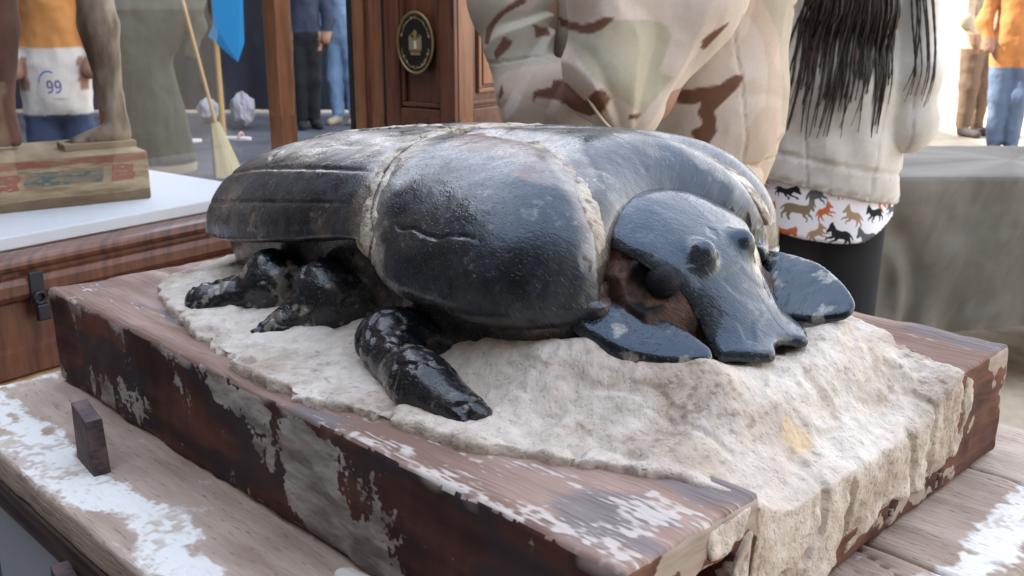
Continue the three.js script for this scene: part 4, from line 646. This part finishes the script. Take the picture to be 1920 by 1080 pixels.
// woman seen from behind, braids over a cream jacket
{
  const B = [0.8, 0, -2.2], g = thing('person', 'person seen from behind with long dark braids, cream jacket, horse print shirt and black trousers', 'person', B);
  const J = (x, y, z, r) => [x, y, z, r];
  const torso = blend([[J(0.74, 0.76, -2.24, 0.135), J(0.75, 1.1, -2.23, 0.13)], [J(0.84, 0.76, -2.2, 0.135), J(0.83, 1.1, -2.21, 0.13)], [J(0.7, 1.36, -2.24, 0.1), J(0.9, 1.36, -2.2, 0.1)], [J(0.75, 1.1, -2.23, 0.13), J(0.76, 1.36, -2.23, 0.12)], [J(0.83, 1.1, -2.21, 0.13), J(0.84, 1.36, -2.22, 0.12)]], 0.06);
  const arm = blend([[J(0.945, 1.4, -2.18, 0.07), J(0.968, 1.12, -2.14, 0.062)], [J(0.968, 1.12, -2.14, 0.062), J(0.975, 0.985, -2.14, 0.055)], [J(0.975, 0.985, -2.14, 0.055), J(0.99, 1.0, -2.36, 0.05)]], 0.05);
  const arm2 = blend([[J(0.64, 1.4, -2.26, 0.07), J(0.6, 1.12, -2.28, 0.06)], [J(0.6, 1.12, -2.28, 0.06), J(0.6, 0.99, -2.3, 0.055)], [J(0.6, 0.99, -2.3, 0.055), J(0.68, 1.02, -2.46, 0.05)]], 0.05);
  const hem = (x) => 0.835 - 0.175 * (x - 0.62), seamAt = (x, y) => Math.max(...[0.7, 0.87].map((q) => ss(0.004, 0.0015, Math.abs(x - q - 0.1 * (y - 0.9) * (q > 0.8 ? 1 : -1)))), ss(0.004, 0.0015, Math.abs(y - hem(x) - 0.01)), ss(0.004, 0.0015, Math.abs(x - 0.955 + 0.04 * (y - 1))));
  const jf = (x, y, z) => Math.max(smin(smin(torso(x, y, z), arm(x, y, z), 0.012), arm2(x, y, z), 0.012), hem(x) - y, y - 1.47);
  part('jacket', netGeo(jf, [0.5, 0.72, -2.56], [1.08, 1.5, -2.02], 0.0068, B, { color: (x, y, z) => { const n = fbm(x * 9, y * 9, z * 9, 4), t = 0.97 + 0.05 * noise(x * 260, y * 260, z * 260), st = Math.abs(((y - hem(x)) * 100) % 1.4 - 0.7) < 0.06 && y - hem(x) < 0.075 && y - hem(x) > 0.05 ? 0.82 : 1; const c = mix3(mix3([0.5, 0.46, 0.39], [0.68, 0.65, 0.59], clamp(0.6 + n)), [0.42, 0.37, 0.3], seamAt(x, y) * 0.6); return [c[0] * t * st, c[1] * t * st, c[2] * t * st]; },
    disp: (x, y, z) => { const b = y - hem(x); return 0.008 * ridged(x * 7, y * 5, z * 7, 4) - 0.003 * seamAt(x, y) + 0.006 * (ridged((x - y) * 9, (x + y) * 4, z * 4, 2)) * ss(1.15, 0.9, y) + 0.004 * Math.sin(x * 60 + 3 * noise(y * 9, x * 4)) * ss(0.06, 0.1, b) * ss(0.3, 0.12, b) - 0.004 * ss(0.066, 0.07, b) * ss(0.085, 0.08, b); } }), vc(0.9), g);
  // horse print
  const cv = document.createElement('canvas'); cv.width = 1024; cv.height = 512; const k = cv.getContext('2d'); k.fillStyle = '#eceaee'; k.fillRect(0, 0, 1024, 512);
  const horse = [[0, 42], [8, 30], [14, 12], [22, 2], [30, 0], [27, 6], [34, 16], [40, 28], [58, 32], [76, 28], [88, 32], [100, 44], [108, 62], [100, 58], [92, 46], [93, 62], [100, 78], [92, 96], [88, 95], [92, 78], [82, 66], [80, 80], [72, 96], [67, 95], [72, 80], [70, 64], [48, 64], [40, 76], [26, 82], [24, 94], [19, 92], [20, 78], [34, 70], [32, 62], [22, 70], [8, 72], [2, 82], [-2, 79], [4, 67], [22, 58], [20, 40], [8, 46], [2, 48]];
  const hr = rng(12), tones = ['#c8703c', '#5b5d61', '#191b20', '#a98c6c', '#c46a36', '#8a7a60'];
  let q = 0; for (let j = 0; j < 5; j++) for (let i = 0; i < 9; i++) { const s = 0.8 + hr() * 0.5, fl = hr() > 0.5 ? -1 : 1; k.save(); k.translate(i * 118 + (j % 2) * 58 + hr() * 34, j * 104 + hr() * 30 + 4); k.rotate((hr() - 0.5) * 0.9); k.scale(fl * s, s * (0.85 + hr() * 0.4)); k.fillStyle = tones[(q++ * 5 + j) % 6]; k.beginPath(); horse.forEach(([a, b], n) => n ? k.lineTo(a - 50, b - 48) : k.moveTo(a - 50, b - 48)); k.fill(); k.restore(); }
  const ht = new THREE.CanvasTexture(cv); ht.colorSpace = THREE.SRGBColorSpace; ht.wrapS = ht.wrapT = THREE.RepeatWrapping;
  const shirtF = blend([[J(0.74, 0.68, -2.24, 0.128), J(0.75, 0.95, -2.23, 0.118)], [J(0.84, 0.68, -2.2, 0.132), J(0.83, 0.95, -2.21, 0.118)]], 0.06), lo = (x) => 0.697 - 0.02 * Math.sin((x - 0.62) * 9) + 0.5 * Math.max(0, x - 0.86);
  part('shirt', netGeo((x, y, z) => Math.max(shirtF(x, y, z), lo(x) - y, y - 0.95), [0.55, 0.62, -2.42], [1.02, 0.97, -2.02], 0.007, B, { disp: (x, y, z) => 0.004 * ridged(x * 7, y * 4, z * 7, 2), uv: (x, y, z) => [(x - 0.5) / 0.56 + 0.04 * noise(x * 14, y * 9, z * 9), (y - 0.6) / 0.28] }), std({ map: ht, roughness: 0.9 }), g);
  const leg = blend([[J(0.74, 0.85, -2.24, 0.11), J(0.72, 0.1, -2.22, 0.075)], [J(0.84, 0.85, -2.2, 0.115), J(0.86, 0.1, -2.18, 0.075)]], 0.03);
  part('trousers', netGeo((x, y, z) => Math.max(leg(x, y, z), 0.06 - y, y - 0.9), [0.55, 0.04, -2.42], [1.02, 0.93, -2.0], 0.014, B, { color: () => [0.012, 0.012, 0.013] }), vc(0.95), g);
  for (const [x, z] of [[0.72, -2.22], [0.86, -2.18]]) part('shoe', netGeo((a, b, c) => Math.max(blend([[J(x, 0.045, z, 0.05), J(x, 0.04, z - 0.15, 0.042)]], 0.03)(a, b, c), 0.001 - b), [x - 0.1, -0.01, z - 0.25], [x + 0.1, 0.12, z + 0.1], 0.012, B, { color: () => [0.05, 0.05, 0.05] }), vc(0.7), g);
  const hd = headCones(0.79, 1.64, -2.25, 0.15, -0.98), body = blend([[J(0.785, 1.45, -2.24, 0.058), J(0.79, 1.1, -2.22, 0.1)], [J(0.79, 1.1, -2.22, 0.1), J(0.79, 0.8, -2.22, 0.1)], [J(0.975, 0.985, -2.14, 0.03), J(0.99, 1.0, -2.4, 0.026)], [J(0.945, 1.4, -2.18, 0.04), J(0.975, 0.985, -2.14, 0.03)], [J(0.945, 1.4, -2.18, 0.04), J(0.785, 1.4, -2.24, 0.07)]], 0.03);
  part('body', netGeo((x, y, z) => smin(hd(x, y, z), body(x, y, z), 0.03), [0.62, 0.68, -2.46], [1.08, 1.78, -2.06], 0.011, B, { color: () => skinC }), vc(0.6), g);
  const hairC = (x, y, z) => { const n = 0.5 + 0.5 * noise(x * 220, y * 12, z * 220); return mix3([0.012, 0.009, 0.008], [0.055, 0.036, 0.028], n); };
  const mane = blend([[J(0.78, 1.66, -2.23, 0.1), J(0.79, 1.5, -2.16, 0.085)], [J(0.79, 1.5, -2.16, 0.08), J(0.74, 1.28, -2.12, 0.06)], [J(0.79, 1.5, -2.16, 0.08), J(0.84, 1.27, -2.1, 0.06)]], 0.05);
  const hair = part('hair', netGeo(mane, [0.6, 1.15, -2.36], [1.0, 1.8, -1.98], 0.009, B, { color: hairC, disp: (x, y, z) => 0.003 * ridged(x * 30, y * 3, z * 30, 2) }), vc(0.5), g);
  const br = rng(31), lay = (x, y) => { let z = -2.02; while (z > -2.3 && Math.min(jf(x, Math.min(1.45, y), z), mane(x, y, z)) > 0.005) z -= 0.003; return z; };
  const braids = [];
  for (let i = 0; i < 96; i++) { const x = 0.655 + 0.245 * ((i * 0.618034) % 1), long = i % 4 === 0; braids.push([x, (long ? 0.935 : 1.02) + (long ? 0.05 : 0.14) * br() + (x > 0.83 ? 0.02 : 0), -0.035 * br(), 1.8 + 2.6 * br(), 0.012 * br()]); }
  for (let i = 0; i < 9; i++) braids.push([0.945 + 0.055 * br(), 0.985 + 0.1 * br(), -0.04 * br(), 2 + 1.5 * br(), 0.015]);
  for (const [x0, y1, dx, th, out] of braids) {
    const arm = x0 > 0.93, top = arm ? 1.42 : 1.38, pts = [], ph = br() * 6;
    for (let i = 0; i <= 6; i++) { const t = i / 6, x = x0 + dx * t * t + 0.005 * Math.sin(t * 5 + ph) + (arm ? -0.05 * (1 - t) ** 2 : (0.79 - x0) * 0.25 * (1 - t) ** 2); pts.push(new THREE.Vector3(x - B[0], mix(top, y1, t), lay(x, mix(top, y1, t)) + out * (1 - t * 0.6) + 0.004 - B[2])); }
    const curve = new THREE.CatmullRomCurve3(pts), n = 40, tb = new THREE.TubeGeometry(curve, n, 0.001 * th, 6), p = tb.attributes.position, C = [];
    for (let i = 0; i < p.count; i++) { const s = Math.floor(i / 7) / n, w = (1 - 0.6 * ss(0.7, 1, s)) * (0.88 + 0.16 * Math.sin(s * 80 + ph)), c = curve.getPointAt(s); p.setXYZ(i, c.x + (p.getX(i) - c.x) * w, c.y + (p.getY(i) - c.y) * w, c.z + (p.getZ(i) - c.z) * w); C.push(...hairC(p.getX(i), p.getY(i), p.getZ(i))); }
    tb.setAttribute('color', new THREE.Float32BufferAttribute(C, 3)); tb.computeVertexNormals(); part('braid', tb, vc(0.5), hair);
  }
}
// cloth over the trestle table on the right
{
  const t = thing('draped_table', 'table under a long olive grey cloth with deep folds', 'table', [1.75, 0, -3.15]);
  const hw = 0.62, hd = 0.36, top = 0.74, P = [], I = [], C = [], nA = 300, nB = 46;
  const perim = (s) => { const L = [2 * hw, 2 * hd, 2 * hw, 2 * hd]; let d = s * (4 * hw + 4 * hd); for (let i = 0; i < 4; i++) { if (d <= L[i]) { const r = d; return i === 0 ? [-hw + r, hd, 0, 1] : i === 1 ? [hw, hd - r, 1, 0] : i === 2 ? [hw - r, -hd, 0, -1] : [-hw, -hd + r, -1, 0]; } d -= L[i]; } return [-hw, hd, 0, 1]; };
  for (let j = 0; j <= nB; j++) for (let i = 0; i <= nA; i++) {
    const s = (i % nA) / nA, [x, z, nx, nz] = perim(s); let y, ox = 0, k = 1;
    if (j < 12) { k = j / 12; y = top + 0.004 * noise(x * k * 7, z * k * 7); }
    else { const f = (j - 12) / (nB - 12), cut = 0.2 + 0.07 * noise(s * 22, 3) + (nx > 0.5 || x > 0.35 ? -0.06 : 0); y = mix(top, cut, f) - 0.004; ox = 0.012 + 0.03 * f + 0.05 * f * Math.sin(s * 58 + 8 * noise(s * 16, f * 1.5)) * (0.5 + noise(s * 30, 4)) + 0.03 * f * noise(s * 45, f * 2) + 0.008 * ridged(s * 70 + f * 3, f * 6, 1, 2); }
    P.push(x * k + nx * ox, y, z * k + nz * ox); const n = fbm(x * 5 + 3, y * 5, z * 5, 4), q = 0.95 + 0.08 * noise(i * 1.7, j * 1.3); const c = mix3([0.13, 0.115, 0.09], [0.21, 0.19, 0.155], clamp(0.5 + n)); C.push(c[0] * q, c[1] * q, c[2] * q);
  }
  for (let j = 0; j < nB; j++) for (let i = 0; i < nA; i++) { const a = j * (nA + 1) + i, b = a + 1, c = a + nA + 1, d = c + 1; I.push(a, c, b, b, c, d); }
  const g = new THREE.BufferGeometry(); g.setAttribute('position', new THREE.Float32BufferAttribute(P, 3)); g.setAttribute('color', new THREE.Float32BufferAttribute(C, 3)); g.setIndex(I); g.computeVertexNormals();
  part('cloth', g, vc(0.95, { side: THREE.DoubleSide }), t); part('tabletop', box(2 * hw - 0.02, 0.025, 2 * hd - 0.02, 0, top - 0.022, 0), tanWood, t);
  for (const [x, z] of [[-1, -1], [1, -1], [-1, 1], [1, 1]]) part('leg', box(0.05, top - 0.036, 0.05, x * (hw - 0.08), (top - 0.036) / 2, z * (hd - 0.08)), tanWood, t);
}
// simple full figures further back
function stander(base, turn, label, shirt, trousers, shoes, { spread = 0.1, hem = 0.86, robe, tilt = 0, skirt } = {}) {
  const g = thing('person', label, 'person', base, turn, undefined), J = (x, y, z, r) => [x, y, z, r];
  const core = [[J(0, 0.95, 0, 0.14), J(tilt, 1.35, 0, 0.16)], [J(tilt - 0.17, 1.42, 0, 0.065), J(tilt + 0.17, 1.42, 0, 0.065)], [J(tilt, 1.42, 0, 0.06), J(tilt, 1.55, 0.01, 0.055)], [J(tilt - 0.2, 1.4, 0, 0.06), J(tilt - 0.26, 1.1, 0.03, 0.05)], [J(tilt - 0.26, 1.1, 0.03, 0.05), J(tilt - 0.2, 0.9, 0.12, 0.035)], [J(tilt + 0.2, 1.4, 0, 0.06), J(tilt + 0.26, 1.1, 0.03, 0.05)], [J(tilt + 0.26, 1.1, 0.03, 0.05), J(tilt + 0.2, 0.9, 0.12, 0.035)]];
  const legs = [[J(-0.08, 0.95, 0, 0.11), J(-spread, 0.5, 0.02, 0.08)], [J(-spread, 0.5, 0.02, 0.08), J(-spread, 0.1, 0, 0.06)], [J(0.08, 0.95, 0, 0.11), J(spread, 0.5, 0.02, 0.08)], [J(spread, 0.5, 0.02, 0.08), J(spread, 0.1, 0, 0.06)]];
  if (skirt) legs.push([J(0, 1.0, 0, 0.15), J(0, 0.75, 0, 0.155)]);
  if (robe) legs.push([J(0, 1.0, 0, 0.17), J(robe, 0.06, 0, 0.25)], [J(tilt + 0.25, 1.4, 0, 0.12), J(0.0, 0.8, 0.05, 0.13)]);
  const f0 = blend([...core, ...legs], 0.05), hd = headCones(tilt, 1.68, 0.01, 0, 1), feet = blend([[J(-spread, 0.045, 0, 0.05), J(-spread - 0.02, 0.035, 0.19, 0.04)], [J(spread, 0.045, 0, 0.05), J(spread + 0.02, 0.035, 0.19, 0.04)]], 0.01);
  const f = (x, y, z) => Math.max(smin(smin(f0(x, y, z), hd(x, y, z), 0.03), feet(x, y, z), 0.02), 0.001 - y);
  part('body', netGeo(f, [-0.6, -0.02, -0.34], [0.75, 1.84, 0.36], 0.017, [0, 0, 0], { color: (x, y, z) => y > 1.53 ? (y > 1.72 || (z < 0 && y > 1.62) ? [0.02, 0.015, 0.012] : skinC) : !robe && Math.abs(x - tilt) > 0.13 && y < 0.98 && y > 0.8 && z > 0.07 ? skinC : y > hem ? shirt(x, y, z) : y > 0.085 ? trousers(x, y, z) : shoes, disp: (x, y, z) => y > 0.1 && y < 1.5 ? 0.02 * ridged(x * 6, y * 4, z * 6, 3) + 0.008 * ridged(x * 16, y * 11, z * 16, 2) : 0 }), vc(0.92), g);
  return g;
}
const flat = (c) => (x, y, z) => { const t = 0.85 + 0.3 * (0.5 + fbm(x * 6, y * 6, z * 6, 3)); return [c[0] * t, c[1] * t, c[2] * t]; };
{
  const g = stander([-2.72, 0, -5.5], 0.3, 'person in an orange and white shirt printed with 99, behind the statue', (x, y, z) => y > 1.03 ? [0.5, 0.22, 0.06] : [0.6, 0.56, 0.5], flat([0.03, 0.05, 0.1]), [0.02, 0.02, 0.02], { hem: 0.66, skirt: 1 });
  const cv = document.createElement('canvas'); cv.width = 256; cv.height = 160; const x = cv.getContext('2d'); x.fillStyle = '#cbc5bc'; x.fillRect(0, 0, 256, 160); x.fillStyle = '#6a6288'; x.font = 'bold 96px sans-serif'; x.textAlign = 'center'; x.textBaseline = 'middle'; x.fillText('99', 128, 100); x.strokeStyle = '#4a6f9d'; x.lineWidth = 9; x.beginPath(); x.arc(96, 90, 72, 3.3, 5.2); x.stroke();
  const t = new THREE.CanvasTexture(cv); t.colorSpace = THREE.SRGBColorSpace;
  const s = new THREE.CylinderGeometry(0.166, 0.166, 0.17, 24, 1, true, -0.62, 1.24); const p = part('shirt_print', s, std({ map: t, roughness: 0.9, side: THREE.DoubleSide }), g); p.position.set(0, 0.84, 0.0); p.rotation.x = 0.0;
  stander([-2.86, 0, -7.35], 0.2, 'person in a long grey-green robe leaning towards the showcase', flat([0.05, 0.054, 0.043]), flat([0.05, 0.054, 0.043]), [0.3, 0.26, 0.2], { hem: 0.9, robe: 0.08, tilt: 0.16 });
  stander([-2.2, 0, -10.2], 0.35, 'person in black trousers and black laced shoes seen between the showcase and the cabinet', flat([0.03, 0.04, 0.07]), flat([0.008, 0.009, 0.012]), [0.012, 0.012, 0.014], { spread: 0.07, hem: 0.98 });
  stander([-1.86, 0, -10.6], -0.2, 'person in light blue jeans beside the one in black trousers', flat([0.2, 0.3, 0.45]), flat([0.2, 0.32, 0.5]), [0.4, 0.33, 0.22], { hem: 0.95 });
  stander([4.2, 0, -8.35], -0.4, 'person in an orange top and blue jeans standing in the sun', flat([0.5, 0.2, 0.06]), flat([0.1, 0.14, 0.22]), [0.06, 0.05, 0.05], { hem: 0.74, spread: 0.07 });
  stander([4.45, 0, -9.6], 0.5, 'person in brown trousers and a pale shirt out in the sun', flat([0.5, 0.42, 0.3]), flat([0.14, 0.09, 0.06]), [0.06, 0.05, 0.05], { hem: 0.84 });
}
// flag on a bamboo pole, broom, bags, slippers, dark screen
{
  const fl = thing('flag', 'bright blue cloth flag tied to a bamboo pole', 'flag', [-2.9, 0, -9.5]);
  const pole = new THREE.CylinderGeometry(0.022, 0.028, 2.4, 12, 12); { const p = pole.attributes.position; for (let i = 0; i < p.count; i++) { const k = 1 + 0.12 * Math.max(0, Math.sin(p.getY(i) * 15.7)); p.setX(i, p.getX(i) * k); p.setZ(i, p.getZ(i) * k); } pole.computeVertexNormals(); } pole.translate(0, 1.2, 0);
  part('bamboo_pole', pole, std({ color: new THREE.Color(0.42, 0.26, 0.09), roughness: 0.5 }), fl);
  const s = new THREE.Shape(); [[0, 1.7], [0.3, 1.72], [0.27, 0.9], [0.2, 0.72], [-0.07, 0.96], [0.0, 1.08]].forEach(([a, b], i) => i ? s.lineTo(a, b) : s.moveTo(a, b));
  const cl = new THREE.ExtrudeGeometry(s, { depth: 0.006, bevelEnabled: false, curveSegments: 4 }); { const p = cl.attributes.position; for (let i = 0; i < p.count; i++) p.setZ(i, p.getZ(i) + 0.04 + 0.03 * Math.sin(p.getX(i) * 18)); cl.computeVertexNormals(); }
  part('cloth', cl, std({ color: new THREE.Color(0.01, 0.25, 0.55), roughness: 0.8 }), fl);
  const b = thing('broom', 'pale straw broom leaning behind the showcase', 'broom', [-2.2, 0, -7.1], 0.3);
  const hd = new THREE.CylinderGeometry(0.03, 0.1, 0.42, 120, 6); { const p = hd.attributes.position; for (let i = 0; i < p.count; i++) { const a = Math.atan2(p.getZ(i), p.getX(i)), k = 1 + 0.12 * noise(a * 16, 2) + 0.1 * Math.sin(a * 47); p.setXYZ(i, p.getX(i) * k, p.getY(i) + (p.getY(i) < -0.2 ? 0.03 * noise(a * 20, 7) : 0), p.getZ(i) * 0.4 * k); } hd.computeVertexNormals(); } hd.rotateZ(0.18); hd.translate(-0.04, 0.21, 0); part('bristles', hd, std({ color: new THREE.Color(0.62, 0.55, 0.34), roughness: 1 }), b);
  const hn = new THREE.CylinderGeometry(0.013, 0.013, 1.2, 10); hn.rotateZ(0.18); hn.translate(-0.18, 1.0, 0); part('handle', hn, std({ color: new THREE.Color(0.45, 0.28, 0.12), roughness: 0.6 }), b);
  for (const [x, z, l, hh] of [[-3.35, -10.6, 'crumpled white plastic bag on the dark pavement beside the bamboo pole', 0.3], [-2.85, -10.1, 'tall white and pink plastic bag standing right of the bamboo pole', 0.42]]) {
    const q = new THREE.IcosahedronGeometry(1, 4), p = q.attributes.position; for (let i = 0; i < p.count; i++) { const a = p.getX(i), c = p.getY(i), d = p.getZ(i), k = 0.8 + 0.3 * noise(a * 2 + x, c * 2, d * 2) + 0.2 * ridged(a * 3 + x, c * 3, d * 3, 3), w = c > 0.4 ? 1 - 0.9 * (c - 0.4) : 1; p.setXYZ(i, a * 0.12 * k * w, c * hh / 2 * k, d * 0.1 * k * w); } q.computeVertexNormals();
    solo('plastic_bag', q, std({ color: new THREE.Color(0.4, 0.39, 0.42), roughness: 0.5 }), l, 'bag', [x, hh / 2, z]);
  }
  for (const [x, z, t, l] of [[-3.13, -9.05, 0.4, 'white slipper lying on the dark pavement under the robe hem'], [-2.7, -9.25, -0.2, 'white slipper lying on the dark pavement behind the broom']]) {
    const sh = new THREE.Shape(); sh.absellipse(0, 0, 0.14, 0.05, 0, 6.283); const sole = new THREE.ExtrudeGeometry(sh, { depth: 0.02, bevelSize: 0.004, bevelThickness: 0.004, bevelSegments: 2 }); sole.rotateX(-Math.PI / 2); sole.translate(0, 0.005, 0);
    const o = thing('slipper', l, 'slipper', [x, 0.004, z], t); part('sole', sole, std({ color: new THREE.Color(0.7, 0.68, 0.64), roughness: 0.8 }), o); const st = new THREE.TorusGeometry(0.05, 0.012, 8, 20, Math.PI); st.rotateY(Math.PI / 2); st.translate(0.04, 0.02, 0); part('strap', st, std({ color: new THREE.Color(0.55, 0.3, 0.25), roughness: 0.8 }), o);
  }
  const sc = thing('canvas_screen', 'dark navy canvas screen closing off the far side of the pavement', 'screen', [-4.6, 0, -11.6]);
  const pl = new THREE.PlaneGeometry(6.2, 2.4, 200, 8), pp = pl.attributes.position; for (let i = 0; i < pp.count; i++) pp.setZ(i, 0.04 * Math.sin(pp.getX(i) * 11 + 2 * noise(pp.getX(i) * 3, 1)) + 0.02 * noise(pp.getX(i) * 9, pp.getY(i) * 2)); pl.computeVertexNormals(); pl.translate(0, 1.25, 0);
  part('cloth', pl, std({ color: new THREE.Color(0.02, 0.026, 0.042), roughness: 0.95, side: THREE.DoubleSide }), sc); for (const x of [-3.1, 0, 3.1]) { const c = new THREE.CylinderGeometry(0.025, 0.025, 2.5, 10); c.translate(x, 1.25, -0.09); part('post', c, ironMat, sc); }
}
scene.traverse((o) => { if (o.isMesh) o.castShadow = o.receiveShadow = true; });
renderer.render(scene, camera);
